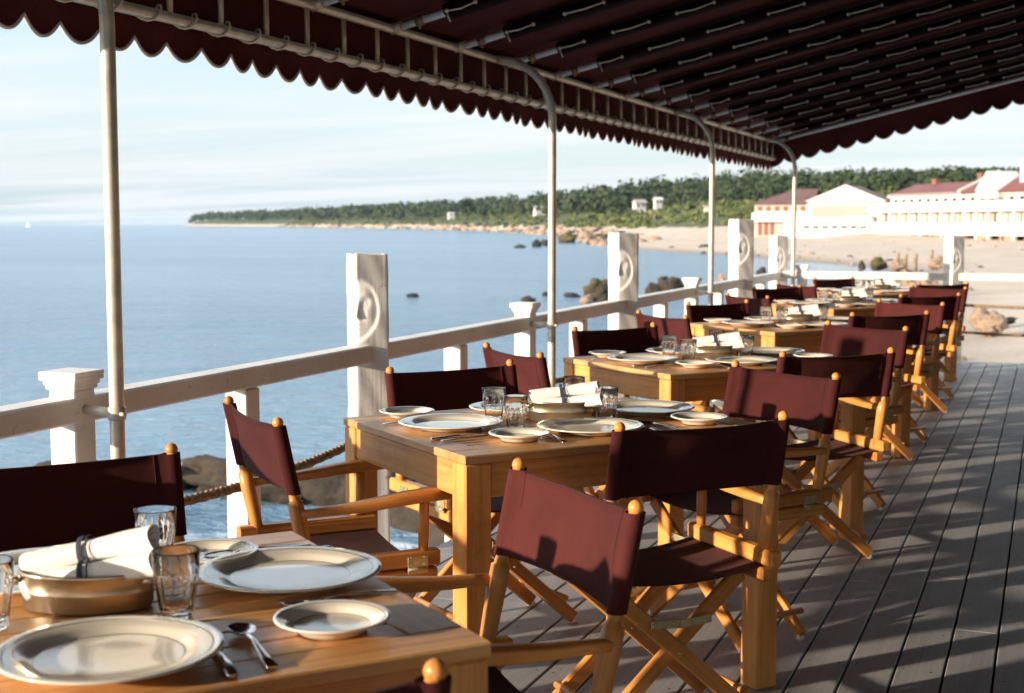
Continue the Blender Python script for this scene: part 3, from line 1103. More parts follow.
# roof cloth, sagging a little between the rafters
P = []
ny = 220
for i in range(ny + 1):
    y = YA0 + (YA1 + .04 - YA0) * i / ny
    ph = ((y - 5.46) / .69) % 1
    sg = .016 * math.sin(PI * ph) ** 2
    row = []
    for k in range(25):
        x = XA - .04 + (XAE - XA + .04) * k / 24
        row.append(Vector((x, y, roofz(x) + .042 - sg * (1 if 0 < k < 24 else 0))) - AO)
    P.append(row)
b = MB(); b.grid(P)
b.build('roof_cloth', 'awning_canvas', aw)
def scallop(y, w, d):
    t = (y / w) % 1
    return d * (math.sin(PI * t) ** .75)
SWID = .171
# sea valance
def valance(name, p0, dirv, length, ztop, z0, width, depth, out, lean=None):
    n = int(length / width * 14)
    rows = []; edge = []
    for k in range(n + 1):
        s = length * k / n
        base = Vector(p0) + Vector(dirv) * s
        wob = .006 * math.sin(s * 5.1) + .004 * math.sin(s * 11.3)
        zb = z0(s) - scallop(s + .05, width, depth)
        zt = ztop(s)
        zm = z0(s) + .01
        o = Vector(out)
        rows.append([(base.x, base.y, zt), (base.x + o.x * .2 * wob, base.y + o.y * .2 * wob, zm + (zt - zm) * .4), (base.x + o.x * wob, base.y + o.y * wob, zm - .005), (base.x + o.x * wob * 2, base.y + o.y * wob * 2, zb)])
        edge.append(Vector(rows[-1][-1]))
    b = MB()
    b.grid([sh(r) for r in rows])
    v = b.build(name, 'awning_canvas', aw)
    e = MB(); e.tube(sh(edge), .0058, 6)
    e.build('edge_binding', 'binding', v)
    return v
valance('scalloped_valance', (XA - .035, YA0, 0), (0, 1, 0), YA1 - YA0 + .032, lambda s: ZU + .05, lambda s: 1.903, SWID, .054, (1, 0, 0))
valance('scalloped_valance', (XA - .037, YA1 + .03, 0), (1, 0, 0), XAE - XA, lambda s: roofz(XA + s) + .055, lambda s: roofz(XA + s) - .195, SWID * 1.06, .06, (0, 1, 0))
# pipes
b = MB(); b.tube(sh([(XA, YA0, ZU), (XA, YA1, ZU)]), .019, 10); b.build('eave_pipe', 'tube_metal', aw)
b = MB(); b.tube(sh([(XA, YA0, ZL), (XA, YA1, ZL)]), .019, 10); b.build('valance_pipe', 'tube_metal', aw)
y = 4.717 - .295 * 18
while y < YA1:
    b = MB(); b.tube(sh([(XA, y, ZL + .015), (XA, y, ZU - .015)]), .0105, 8); b.build('strut', 'tube_metal', aw)
    y += .295
cords = MB()
for y in raf_y:
    b = MB()
    b.tube(sh([(XA, y, ZU), (XAE, y, roofz(XAE))]), .0165, 10)
    rf = b.build('rafter', 'lit_pipe', aw)
    if y > 1:
        c = MB()
        c.tube(sh([(XA - .012, y, ZU), (XA + .045, y, ZU + .01)]), .024, 10)
        c.build('pipe_fitting', 'tube_metal', rf)
        c = MB()
        c.tube(sh([(XA + .11, y, roofz(XA + .11)), (XA + .145, y, roofz(XA + .145))]), .022, 10)
        c.tube(sh([(XA + .127, y, roofz(XA + .127) - .034), (XA + .127, y, roofz(XA + .127))]), .007, 6)
        c.build('pipe_collar', 'rusty_bolt', rf)
    if y == YA1: continue
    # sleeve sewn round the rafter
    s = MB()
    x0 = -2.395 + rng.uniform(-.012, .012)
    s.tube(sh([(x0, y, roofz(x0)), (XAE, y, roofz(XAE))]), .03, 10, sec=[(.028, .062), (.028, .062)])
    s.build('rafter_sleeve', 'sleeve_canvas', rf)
    # lacing stitches along the sleeve
    x = x0 + .02
    first = True
    while x < 3.5 and y > 0:
        ln = .13 if first else .185
        yo = y - .060
        z1 = roofz(x) - .012; z2 = roofz(x + ln * .97) - .012
        a = Vector((x, yo + rng.uniform(-.012, .0), z1)); c = Vector((x + ln, yo + rng.uniform(-.012, .0), z2))
        m2 = (a + c) / 2 + Vector((0, 0, -.004 + rng.uniform(-.005, .003)))
        cords.tube(sh([a, m2, c]), .0034, 6)
        for e in (a, c):
            cords.lathe([(.0001, -.008), (.0085, -.004), (.0085, .004), (.0001, .008)], 8, mat=Matrix.Translation(e - AO) @ Matrix.Rotation(PI / 2, 4, 'X'))
        if first:
            cords.tube(sh([a, a + Vector((.012, -.005, -.03)), a + Vector((.02, -.005, -.045))]), .0034, 6)
        x += .325 + (-.04 if first else 0)
        first = False
cords.build('lacing_cord', 'cord', aw)
# spiral lacing round the lower pipe
b = MB(); P = []
y = .5
k = 0
while y < YA1 - .05:
    t = (y / .197) % 1
    an = 2 * PI * (t + .13 * math.sin(2 * PI * t))
    rr = .0235 + .010 * max(0, math.sin(an))
    P.append(Vector((XA + rr * math.cos(an), y, ZL + rr * math.sin(an))))
    y += .197 / 16
b.tube(sh(P), .0042, 5)
b.build('pipe_lacing', 'cord', aw)
# poles
XPO = -2.356
for y in (-.43, 3.11, 6.648, 10.19, 13.73):
    b = MB()
    R = .30
    P = [(XPO, y, -.32), (XPO, y, .6), (XPO, y, 1.2), (XPO, y, ZU - R)]
    for k in range(1, 13):
        a = PI / 2 * k / 12
        P.append((XPO - R + R * math.cos(a), y, ZU - R + R * math.sin(a)))
    b.tube(sh(P), .0205, 14)
    po = b.build('pole', 'tube_metal', aw)
    c = MB()
    c.tube(sh([(XPO, y, .80), (XP + .03, y + .02, .805)]), .0135, 10)
    c.tube(sh([(XPO, y, .784), (XPO, y, .818)]), .0245, 12)
    c.tube(sh([(XPO + .02, y - .012, .80), (XPO + .036, y - .012, .80)]), .007, 6)
    c.build('pole_clamp', 'tube_metal', po)

# unseen wall at the awning's high side, added to block sky light
rw = empty('unseen_wall', (4.45, 5, 0))
tag(rw, 'unseen shingled wall on the land side, added to block sky light', 'wall')
b = MB(); b.box((.15, 0, 1.9), (.3, 17.6, 4.4), bev=.01); b.build('wall', 'shingle', rw)
for y in (-5.5, -2.5, .5, 3.5, 6.5):
    b = MB()
    for dy in (-.62, .62): b.box((-.03, y + dy, 1.5), (.06, .09, 1.5), bev=.004)
    for z in (.75, 2.25): b.box((-.032, y, z), (.064, 1.33, .09), bev=.004)
    wf = b.build('window_frame', 'white_paint', rw)
    b = MB(); b.box((-.012, y, 1.5), (.02, 1.15, 1.41), bev=0); b.build('pane', 'window_dark', wf)

# ---------------------------------------------------------------- sea, beach, hills
ZS = -2.2
b = MB()
b.add([(-5490, -990, ZS), (490, -990, ZS), (490, 6990, ZS), (-5490, 6990, ZS)], [(0, 1, 2, 3)])
tag(b.build('sea', 'sea_water'), kind='structure')
shore = [(4.5, -60), (3.2, -20), (1.5, 2), (-1.2, 10), (-3.6, 16), (-5.2, 26), (-8.0, 50), (-11.3, 81), (-14.5, 110), (-24.9, 131), (-34.1, 149), (-49.3, 173), (-68, 209), (-97, 285), (-148, 405), (-238, 576), (-397, 824), (-634, 1108), (-830, 1330), (-1063, 1544), (-1180, 1700)]
prof_keys = [  # by index along the shore
    (0, [(0, -2.6), (3, -2.1), (10, -1.6), (40, -1.35), (80, -1.1), (105, .0), (125, 2.4), (200, 4.0), (320, 4.5)]),
    (8, [(0, -2.6), (4, -2.0), (12, -1.6), (35, -1.35), (75, -1.0), (92, .6), (112, 2.8), (180, 4.4), (320, 4.5)]),
    (10, [(0, -2.6), (4, -2.0), (14, -1.5), (32, -.7), (46, .1), (58, 2.4), (85, 5.2), (160, 6.8), (320, 6.5)]),
    (13, [(0, -2.6), (3, -2.0), (7, -1.4), (13, -.2), (22, 2.2), (42, 5.6), (80, 8.4), (160, 9.0), (320, 8.0)]),
    (15, [(0, -2.6), (3, -2.0), (6, -1.4), (10, .2), (17, 3.2), (36, 7.5), (80, 9.5), (160, 10.0), (320, 8.0)]),
    (19, [(0, -2.6), (4, -2.0), (9, -1.4), (15, .2), (24, 4.0), (55, 7.5), (100, 8.5), (170, 9.0), (320, 7.0)]),
    (20, [(0, -2.6), (10, -2.3), (22, -2.25), (32, -2.2), (60, -2.2), (80, -2.2), (120, -2.2), (170, -2.3), (320, -2.3)])]
SH = [Vector((x, y, 0)) for x, y in shore]
def shore_at(t):
    i = min(int(t), len(SH) - 2); f = t - i
    p = [SH[max(0, min(len(SH) - 1, i + k))] for k in (-1, 0, 1, 2)]
    q = .5 * ((2 * p[1]) + (p[2] - p[0]) * f + (2 * p[0] - 5 * p[1] + 4 * p[2] - p[3]) * f * f + (3 * p[1] - p[0] - 3 * p[2] + p[3]) * f ** 3)
    return q
def shore_n(t):
    a = shore_at(max(0, t - .5)); c = shore_at(min(len(SH) - 1.001, t + .5))
    d = (c - a).normalized()
    return Vector((d.y, -d.x, 0))
def profile(t, o):
    for (k0, p0), (k1, p1) in zip(prof_keys[:-1], prof_keys[1:]):
        if k0 <= t <= k1:
            f = (t - k0) / (k1 - k0)
            pr = [((1 - f) * a[0] + f * c[0], (1 - f) * a[1] + f * c[1]) for a, c in zip(p0, p1)]
            break
    else:
        pr = prof_keys[-1][1]
    if o <= 0: return pr[0][1] + o * .2
    for (o0, z0), (o1, z1) in zip(pr[:-1], pr[1:]):
        if o <= o1:
            f = (o - o0) / (o1 - o0)
            f = f * f * (3 - 2 * f) * .5 + f * .5
            return z0 + (z1 - z0) * f
    return pr[-1][1]
def land(t, o):
    p = shore_at(t) + shore_n(t) * o
    z = profile(t, o)
    z += .10 * math.sin(p.x * .31 + p.y * .17) * min(1, max(0, o - 6) / 20) + .05 * math.sin(p.x * .9 - p.y * .63) * min(1, max(0, o - 4) / 10)
    if z > .5:
        z += .7 * math.sin(p.x * .05 + 1) * math.sin(p.y * .043)
    return Vector((p.x, p.y, z))
offs = [-25, -8, -3, 0, 1.5, 3, 5, 8, 11, 15, 20, 26, 33, 41, 50, 58, 66, 75, 84, 94, 104, 115, 128, 145, 170, 200, 250, 320]
P = []
nt_ = 170
for i in range(nt_ + 1):
    t = (len(SH) - 1.001) * i / nt_
    P.append([land(t, o) for o in offs])
b = MB(); b.grid([r[::-1] for r in P])
tag(b.build('beach_and_hills', 'beach_sand'), kind='structure')

_cl = []
for i_ in range(300):
    t_ = 7.0 + 12 * i_ / 300
    for o_ in range(0, 200, 2):
        _cl.append(land(t_, o_))
_cl = np.array([tuple(p) for p in _cl])
_d = -math.sin(YAW) * _cl[:, 0] + math.cos(YAW) * _cl[:, 1]
_l = math.cos(YAW) * _cl[:, 0] + math.sin(YAW) * _cl[:, 1]
_px = 512 + FPX * _l / _d
_py = 223.6 + (CAMH - _cl[:, 2]) * FPX / _d
def ground_point(px, py, dmin=0, dmax=9e9, wy=1.0, zmin=2.6):
    e = np.abs(_px - px) + wy * np.abs(_py - py) + np.where((_d < dmin) | (_d > dmax) | (_cl[:, 2] < zmin), 1e4, 0)
    k_ = int(e.argmin())
    return Vector(_cl[k_]), float(_d[k_])

# vegetation made of many leaf faces
nr = np.random.RandomState(4)
class Leaves:
    def __init__(s): s.c = []; s.sz = []; s.d = []
    def crown(s, c, rx, rz, n, size, shell=.45):
        d = nr.normal(size=(n, 3)); d /= np.linalg.norm(d, axis=1)[:, None]
        d[:, 2] = np.where(d[:, 2] < -.5, -d[:, 2] * .6, d[:, 2])
        r = (shell + (1 - shell) * nr.rand(n)) ** .7
        lump = 1 + .13 * np.sin(d[:, 0] * 5 + c[0]) * np.sin(d[:, 1] * 5 + c[1]) + .06 * np.sin(d[:, 2] * 7 + c[0] * 3)
        p = d * (r * lump)[:, None] * np.array([rx, rx, rz]) + np.array(c)
        s.c.append(p); s.sz.append(np.full(n, size) * nr.uniform(.6, 1.3, n)); s.d.append(d)
    def build(s, name, mat, parent=None, origin=(0, 0, 0)):
        p = np.concatenate(s.c) - np.array(origin); sz = np.concatenate(s.sz)
        n = len(p)
        nn = np.concatenate(s.d) + .42 * nr.normal(size=(n, 3)); nn /= np.linalg.norm(nn, axis=1)[:, None]
        a = nr.normal(size=(n, 3)); a -= nn * (a * nn).sum(1)[:, None]; a /= np.linalg.norm(a, axis=1)[:, None]
        b_ = np.cross(nn, a); b_ -= a * (a * b_).sum(1)[:, None]; b_ /= np.linalg.norm(b_, axis=1)[:, None]
        a *= (sz * .5)[:, None]; b_ *= (sz * .5)[:, None]
        v = np.stack([p - a - b_ * .6, p + a * .9 - b_, p + a + b_ * .7, p - a * .8 + b_], 1).reshape(-1, 3)
        me = bpy.data.meshes.new(name)
        me.vertices.add(len(v)); me.vertices.foreach_set('co', v.astype(np.float32).ravel())
        me.loops.add(4 * n); me.loops.foreach_set('vertex_index', np.arange(4 * n, dtype=np.int32))
        me.polygons.add(n); me.polygons.foreach_set('loop_start', np.arange(0, 4 * n, 4, dtype=np.int32))
        me.polygons.foreach_set('loop_total', np.full(n, 4, dtype=np.int32))
        me.materials.append(M[mat]); me.update(); me.validate()
        o = bpy.data.objects.new(name, me); COL.objects.link(o)
        if parent is not None: o.parent = parent
        return o
fo = Leaves(); sr = Leaves()
vr = random.Random(11)
for _ in range(1700):                         # wood on the hill behind the bay
    t = vr.uniform(7.0, 14.0)
    bo = {7: 118, 8: 104, 9: 78, 10: 60, 11: 50, 12: 40, 13: 30, 14: 26}
    k = int(t); b0 = bo[k] + (bo.get(k + 1, 34) - bo[k]) * (t - k)
    o = b0 + (14 if t > 8.5 else 0) + 70 * vr.random() ** 1.2
    p = land(t, o)
    h = vr.uniform(3.6, 9.4 if t > 9.3 else 6.4) * (.7 + .3 * min(1, (o - b0) / 25))
    dd = -math.sin(YAW) * p.x + math.cos(YAW) * p.y
    bx = (math.cos(YAW) * p.x + math.sin(YAW) * p.y) / dd
    if bx > .18:        # the wood is lower behind the buildings
        h = max(2.2, min(h, .040 * dd + CAMH - p.z + vr.uniform(-1.6, .3)))
    elif bx > .03:
        h *= 1.18
    fo.crown((p.x, p.y, p.z + h * .5), h * .5, h * .5, 130, .6)
for _ in range(900):                         # wood running out along the headland
    t = vr.uniform(14.0, 19.25)
    o = 20 + 90 * vr.random() ** 1.2
    p = land(t, o)
    h = vr.uniform(6.0, 12.5) * (1 if t > 15.5 else .85)
    k = 55 if t < 17 else 34
    fo.crown((p.x, p.y, p.z + h * .5), h * .5, h * .5, k, 1.3 if t < 16 else 2.0)
tag(fo.build('hillside_wood', 'forest_leaf'), kind='stuff')
for _ in range(2400):                         # low scrub on the bluff
    t = vr.uniform(8.6, 17.5)
    bo = {8: 86, 9: 62, 10: 47, 11: 38, 12: 28, 13: 18, 14: 14, 15: 12, 16: 13, 17: 14, 18: 16}
    k = int(t); b0 = bo[k] + (bo[k + 1] - bo[k]) * (t - k)
    o = b0 - 3 + vr.uniform(0, 46)
    p = land(t, o)
    h = vr.uniform(.5, 1.3) * (1.7 if vr.random() < .12 else 1)
    sr.crown((p.x, p.y, p.z + h * .35), h * 1.2, h * .7, 45 if t < 14 else 24, .4 if t < 13 else .9)
tag(sr.build('bluff_scrub', 'shrub_leaf'), kind='stuff')

def tree(name, px_x, px_y, d, h, w, label, mat='forest_leaf', n=900, size=.55, conical=False):
    # px/py: bearing of the crown top; d: real distance
    gp, d = ground_point(px_x, px_y + 22, d - 18, d + 220, .3, 3.0)
    x, y, z0 = gp
    ztop = CAMH + (223.6 - px_y) / FPX * d
    h = max(5.0, ztop - z0)
    root = empty(name, (x, y, z0))
    tag(root, label, 'tree', 'trees on the ridge')
    tr = MB(); tr.tube([(0, 0, -1.5), (.1, 0, h * .3), (0, .1, h * .75)], [.28, .2, .08], 8)
    for k in range(5):
        a = k * 1.3; zz = h * (.35 + .09 * k)
        tr.tube([(0, 0, zz), (math.cos(a) * w * .3, math.sin(a) * w * .3, zz + h * .12)], [.1, .03], 6)
    tr.build('trunk', 'bark', root)
    lv = Leaves()
    for k in range(9):
        if conical:
            f = k / 8
            lv.crown((vr.uniform(-.3, .3), vr.uniform(-.3, .3), h * (.3 + .62 * f)), w * .5 * (1.05 - .75 * f), h * .12, n // 9, size)
        else:
            a = vr.uniform(0, 6.28); q = vr.uniform(.1, .32) * w
            lv.crown((math.cos(a) * q, math.sin(a) * q, h * vr.uniform(.3, .68)), w * .28, h * .2, n // 9, size)
    lv.build('crown', mat, root)
    return root
tree('pine_tree', 467, 193.5, 560, 11, 13, 'dark clump-topped pine rising above the ridge left of the second pole', 'pine_leaf', 700, 1.1)
tree('pine_tree', 651, 173, 262, 9, 8, 'dark rounded tree on the ridge above the white cottage', 'pine_leaf', 1000, .6)
tree('pine_tree', 625, 178, 275, 8, 7, 'dark ridge tree just right of the second carved post', 'pine_leaf', 900, .6)
tree('oak_tree', 684, 178, 270, 8, 8, 'dark broad tree on the ridge left of the third pole', 'pine_leaf', 900, .6)
tree('oak_tree', 882, 169, 245, 10, 11, 'broad dark tree on the ridge above the gabled hall', 'forest_leaf', 1100, .6)
tree('oak_tree', 930, 168, 240, 10, 10, 'round dark tree above the middle of the red roof', 'forest_leaf', 1100, .6)
tree('oak_tree', 968, 166, 238, 10, 10, 'tall dark tree just left of the white roof turret', 'forest_leaf', 1100, .6)
tree('oak_tree', 825, 171, 245, 9, 10, 'green tree behind the apex of the gabled hall', 'forest_leaf', 1000, .6)

# ---------------------------------------------------------------- rocks
def rock(name, x, y, z, sx, sy, sz, seed, mat, label, group):
    r_ = random.Random(seed)
    ph = [r_.uniform(0, 6.3) for _ in range(12)]
    P = []
    nu, nv = 36, 22
    for i in range(nu):
        row = []
        for j in range(nv + 1):
            a = 2 * PI * i / nu; e = -PI / 2 + PI * j / nv
            d = Vector((math.cos(e) * math.cos(a), math.cos(e) * math.sin(a), math.sin(e)))
            k = 1 + .42 * mnoise.noise(d * 1.3 + Vector((seed * 3.7, 0, 0))) + .34 * mnoise.noise(d * 3.1 + Vector((0, seed * 1.9, 0))) + .18 * mnoise.noise(d * 7 + Vector((0, 0, seed))) + .10 * mnoise.noise(d * 15)
            for q in range(3):      # flat fracture faces
                nn = Vector((math.cos(ph[6 + q]), math.sin(ph[6 + q]), math.sin(ph[9 + q]) * .7)).normalized()
                dd = d.dot(nn) * k
                if dd > .72: k *= .72 / dd * .9 + .1
            row.append((d.x * k * sx, d.y * k * sy, d.z * k * sz))
        P.append(row)
    b = MB(); b.grid(P, closed_u=True)
    o = b.build(name, mat, loc=(x, y, z), rz=r_.uniform(0, 6))
    return tag(o, label, 'rock', group)
def sea_at(px, py, z=ZS):
    a = math.atan((py - 346.5) / FPX) + PITCH
    d = (CAMH - z) / math.tan(a)
    l = (px - 512) / FPX * (d * math.cos(PITCH) + (CAMH - z) * math.sin(PITCH))
    return -math.sin(YAW) * d + math.cos(YAW) * l, math.cos(YAW) * d + math.sin(YAW) * l, d
sea_rocks = [(413, 297, 11, 3.5, 'wet_rock', 'small dark rock in the open water right of the first carved post'),
             (528, 302, 14, 5, 'wet_rock', 'dark rounded rock in the water above a capped post'),
             (546, 296, 6, 4, 'wet_rock', 'tiny dark rock in the water left of the second pole'),
             (572, 297, 15, 4, 'wet_rock', 'low dark rock in the water right of the second pole'),
             (597, 301, 26, 19, 'mossy_rock', 'big mossy rock left of the second carved post'),
             (606, 305, 12, 9, 'mossy_rock', 'brown rock at the foot of the big mossy rock'),
             (586, 304, 10, 8, 'tan_rock', 'pale brown boulder in front of the big mossy rock'),
             (652, 294, 14, 10, 'mossy_rock', 'mossy rock just right of the second carved post'),
             (672, 291, 22, 12, 'mossy_rock', 'brown sloping rock in the water behind the railing'),
             (664, 284, 12, 7, 'mossy_rock', 'small mossy rock behind the sloping brown rock'),
             (723, 287, 12, 12, 'tan_rock', 'tan upright boulder left of the third carved post'),
             (761, 277, 9, 8, 'wet_rock', 'dark rock between the third carved post and the corner'),
             (519, 248, 10, 3, 'wet_rock', 'dark flat rock off the point, farthest to sea'),
             (536, 247, 10, 6, 'wet_rock', 'dark rock of the point nearest left of the second pole'),
             (547, 246, 9, 6, 'wet_rock', 'dark jagged rock behind the second pole at the point'),
             (568, 243, 15, 9, 'mossy_rock', 'brown boulder on the point right of the second pole'),
             (585, 240, 15, 8, 'tan_rock', 'tan boulder on the point beside the beach'),
             (600, 241, 14, 7, 'mossy_rock', 'dark boulder at the landward end of the point'),
             (706, 251, 12, 6, 'wet_rock', 'dark boulder at the edge of the far sand'),
             (672, 250, 8, 3, 'wet_rock', 'low dark rock on the waterline of the far sand')]
for k, (px, py, w, h, mt, lab) in enumerate(sea_rocks):
    x, y, d = sea_at(px, py)
    s = d / FPX
    rock('rock', x, y, ZS + h * s * .32, w * s * .62, w * s * .55, h * s * .75, 40 + k, mt, lab, 'rocks in the bay')
# broken stone groyne just off the deck
gr = [(-11.2, 15.4, 1.0, .50, 'leftmost mossy stone of the groyne below the railing'), (-10.1, 15.8, .9, .62, 'tall mossy stone of the groyne left of the plain rail post'),
      (-9.1, 15.6, 1.0, .55, 'broad mossy stone of the groyne behind the near rail chair'), (-8.2, 15.5, .8, .60, 'upright mossy stone of the groyne between two posts'),
      (-7.4, 15.2, .75, .72, 'mossy stone of the groyne left of the first carved post'), (-6.7, 14.7, .7, .80, 'narrow mossy stone touching the first carved post'), (-5.9, 14.0, .8, .62, 'mossy stone of the groyne right of the first carved post'),
      (-5.2, 12.8, .8, .6, 'mossy stone under the second table by the deck'), (-4.7, 11.6, .8, .5, 'low mossy stone close under the deck edge'),
      (-4.2, 10.2, .8, .5, 'mossy stone nearest the deck under the second table'), (-12.3, 15.2, .9, .4, 'low mossy stone at the seaward end of the groyne')]
for k, (x, y, w, h, lab) in enumerate(gr):
    rock('rock', x, y, ZS + h * .15, w * .95, w * .6, h * .5, 90 + k, 'mossy_rock', lab, 'stones of the groyne')
# boulders on the sand beyond the end railing
def on_ground(px, py, z): return sea_at(px, py, z)
bl = [(879, 267, 17, 9, -1.75, 'mossy_rock', 'dark boulder on the sand above the end rail'), (862, 268, 7, 8, -1.9, 'mossy_rock', 'small mossy boulder left of the dark boulder on sand'),
      (898, 268, 12, 6, -1.7, 'tan_rock', 'low tan boulder right of the dark boulder on sand'), (858, 291, 18, 14, -1.85, 'tan_rock', 'orange brown boulder under the end rail, left one'),
      (905, 291, 26, 14, -1.8, 'tan_rock', 'broad orange brown boulder under the end rail'), (930, 293, 18, 13, -1.75, 'tan_rock', 'pale boulder under the end rail left of the carved post'),
      (990, 330, 24, 17, -1.75, 'tan_rock', 'tan boulder lying on sand behind the end ropes'), (980, 324, 16, 18, -1.75, 'tan_rock', 'paler boulder leaning behind the tan boulder'),
      (1009, 322, 12, 5, -1.75, 'mossy_rock', 'flat dark stone right of the tan boulder on sand'), (938, 266, 20, 9, -1.6, 'tan_rock', 'rounded sand coloured boulder left of the end carved post')]
for k, (px, py, w, h, z, mt, lab) in enumerate(bl):
    x, y, d = on_ground(px, py, z)
    s = d / FPX
    rock('boulder', x, y, z + h * s * .3, w * s * .6, w * s * .5, h * s * .7, 140 + k, mt, lab, 'boulders on the sand')
sm = MB()
for k in range(260):
    t_ = vr.uniform(5.2, 10.5); o_ = vr.uniform(1, 60) if k % 3 else vr.uniform(1, 9)
    p = land(t_, o_)
    r_ = vr.uniform(.08, .3) * (1.6 if k % 9 == 0 else 1)
    P = []
    for i in range(7):
        row = []
        for q in range(5):
            a_ = 2 * PI * i / 7; e_ = -PI / 2 + PI * q / 4
            d_ = Vector((math.cos(e_) * math.cos(a_), math.cos(e_) * math.sin(a_), math.sin(e_) * .6))
            row.append(tuple(p + d_ * r_ * (1 + .5 * mnoise.noise(d_ * 2 + p))))
        P.append(row)
    sm.grid(P, mi=vr.choice((0, 0, 1)), closed_u=True)
for k in range(420):
    t_ = vr.uniform(11.9, 17.5); p = land(t_, vr.uniform(.5, 12))
    r_ = vr.uniform(.35, 1.3) * (1.5 if t_ > 14 else 1)
    P = []
    for i in range(7):
        row = []
        for q in range(5):
            a_ = 2 * PI * i / 7; e_ = -PI / 2 + PI * q / 4
            d_ = Vector((math.cos(e_) * math.cos(a_), math.cos(e_) * math.sin(a_), math.sin(e_) * .6))
            row.append(tuple(p + d_ * r_ * (1 + .6 * mnoise.noise(d_ * 2 + p))))
        P.append(row)
    sm.grid(P, mi=vr.choice((0, 0, 0, 1)), closed_u=True)
tag(sm.build('beach_stones', ['tan_rock', 'wet_rock']), kind='stuff')
# stumps of old piles
for k, (px, py, h) in enumerate([(897, 266, 13), (905, 266, 12), (915, 265, 11), (931, 262, 12), (944, 262, 10)]):
    x, y, d = on_ground(px, py, -1.6)
    s = d / FPX
    b = MB(); b.tube([(0, 0, -.6), (.02, 0, h * s * .5), (.06, .02, h * s)], [.16, .15, .13], 10)
    o = b.build('timber_stump', 'old_timber', loc=(x, y, -1.6))
    tag(o, ['first weathered pile stump right of the dark boulder', 'second weathered pile stump right of the dark boulder', 'leaning pile stump in the middle of the sand',
            'short pile stump left of the end carved post', 'pile stump just left of the end carved post'][k], 'stump', 'old pile stumps on the beach')

# ---------------------------------------------------------------- houses across the bay
def frame_at(name, A, B, z):
    A = Vector(A); B = Vector(B)
    d = (B - A); rz = math.atan2(d.y, d.x)
    return empty(name, (A.x, A.y, z), rz=rz), d.length
def cam_pt(px, d):
    l = (px - 512) / FPX * d
    return (-math.sin(YAW) * d + math.cos(YAW) * l, math.cos(YAW) * d + math.sin(YAW) * l)
A = cam_pt(882, 185); B = cam_pt(1060, 150)
ho, LN = frame_at('beach_clubhouse', (*A, 0), (*B, 0), -1.15)
tag(ho, 'long white two storey beach house with red roofs and porches', 'building')
LN2 = LN + 14
b = MB()
b.box((LN2 / 2, 5, 4.1), (LN2, 8, 4.0), bev=0)
b.build('wall', 'house_cream', ho)
def part(name, mat, parent, boxes):
    m_ = MB()
    for c, s in boxes: m_.box(c, s, bev=0)
    return m_.build(name, mat, parent)
part('porch_wall', 'house_cream', ho, [((LN2 / 2, 0, 2.75), (LN2 - .2, 1.96, 2.3))])
part('porch_floor', 'house_white', ho, [((LN2 / 2, -.4, 1.35), (LN2 + .6, 3.6, .5))])
part('lower_railing', 'house_white', ho, [((LN2 / 2, -2.1, 2.1), (LN2 + .4, .12, 1.0))])
part('porch_roof', 'house_white', ho, [((LN2 / 2, -.5, 4.15), (LN2 + .6, 3.8, .55)), ((LN2 / 2, -2.25, 4.75), (LN2 + .2, .1, .7))])
part('eave_band', 'house_white', ho, [((LN2 / 2, .85, 6.05), (LN2 + .5, .5, .4))])
k = 0
xx = .3
while xx < LN2:
    part('porch_column', 'house_white', ho, [((xx, -2.0, 2.9), (.32, .32, 2.5))])
    part('stilt', 'house_white' if k % 3 else 'old_timber', ho, [((xx, -1.9, .2), (.4, .4, 2.0))])
    if k % 2 == 0 and xx > 6: part('lattice_panel', 'lattice', ho, [((xx + 1.1, -1.7, .15), (2.1, .12, 1.9))])
    xx += 2.35; k += 1
xx = 1.5; k = 0
while xx < LN2 - 1:
    w_ = MB(); w_.box((xx, 1.0 - .02, 5.2), (1.0, .14, 1.0), bev=0)
    wf = w_.build('window', 'house_white', ho)
    w_ = MB(); w_.box((xx, .89, 5.2), (.8, .06, .8), bev=0); w_.build('pane', 'window_dark', wf)
    if k % 2 == 0: part('door', 'house_cream' if k % 4 else 'tan_panel', ho, [((xx + .9, -1.0, 2.7), (1.3, .1, 2.0))])
    xx += 1.9; k += 1
def gable_roof(parent, x0, x1, y0, y1, z, h, mat, name='roof', over=.4):
    ym = (y0 + y1) / 2
    b = MB()
    for sgn, ye in ((-1, y0 - over), (1, y1 + over)):
        b.add([(x0, ye, z), (x1, ye, z), (x1, ym, z + h), (x0, ym, z + h), (x0, ye, z - .2), (x1, ye, z - .2), (x1, ym, z + h - .2), (x0, ym, z + h - .2)],
              [(0, 1, 2, 3), (7, 6, 5, 4), (0, 4, 5, 1), (0, 3, 7, 4), (1, 5, 6, 2)])
    r = b.build(name, mat, parent)
    g = MB()
    for x in (x0 + .3, x1 - .3):
        g.add([(x - .05, y0, z - .05), (x - .05, y1, z - .05), (x - .05, ym, z + h - .25), (x + .05, y0, z - .05), (x + .05, y1, z - .05), (x + .05, ym, z + h - .25)],
              [(0, 1, 2), (5, 4, 3), (0, 2, 5, 3), (1, 4, 5, 2), (0, 3, 4, 1)])
    g.build('gable', 'house_white', parent)
    return r
gable_roof(ho, -.3, 17.5, 1, 9, 6.2, 1.5, 'roof_red')
gable_roof(ho, 17.2, LN2 + .3, .4, 10.5, 6.3, 2.4, 'roof_red')
part('rake_board', 'house_white', ho, [])if False else None
b = MB(); b.beam((17.2, -.1, 6.25), (17.2, 5.5, 8.75), .35, .5, mi=0, bev=0); b.build('rake_board', 'house_white', ho)
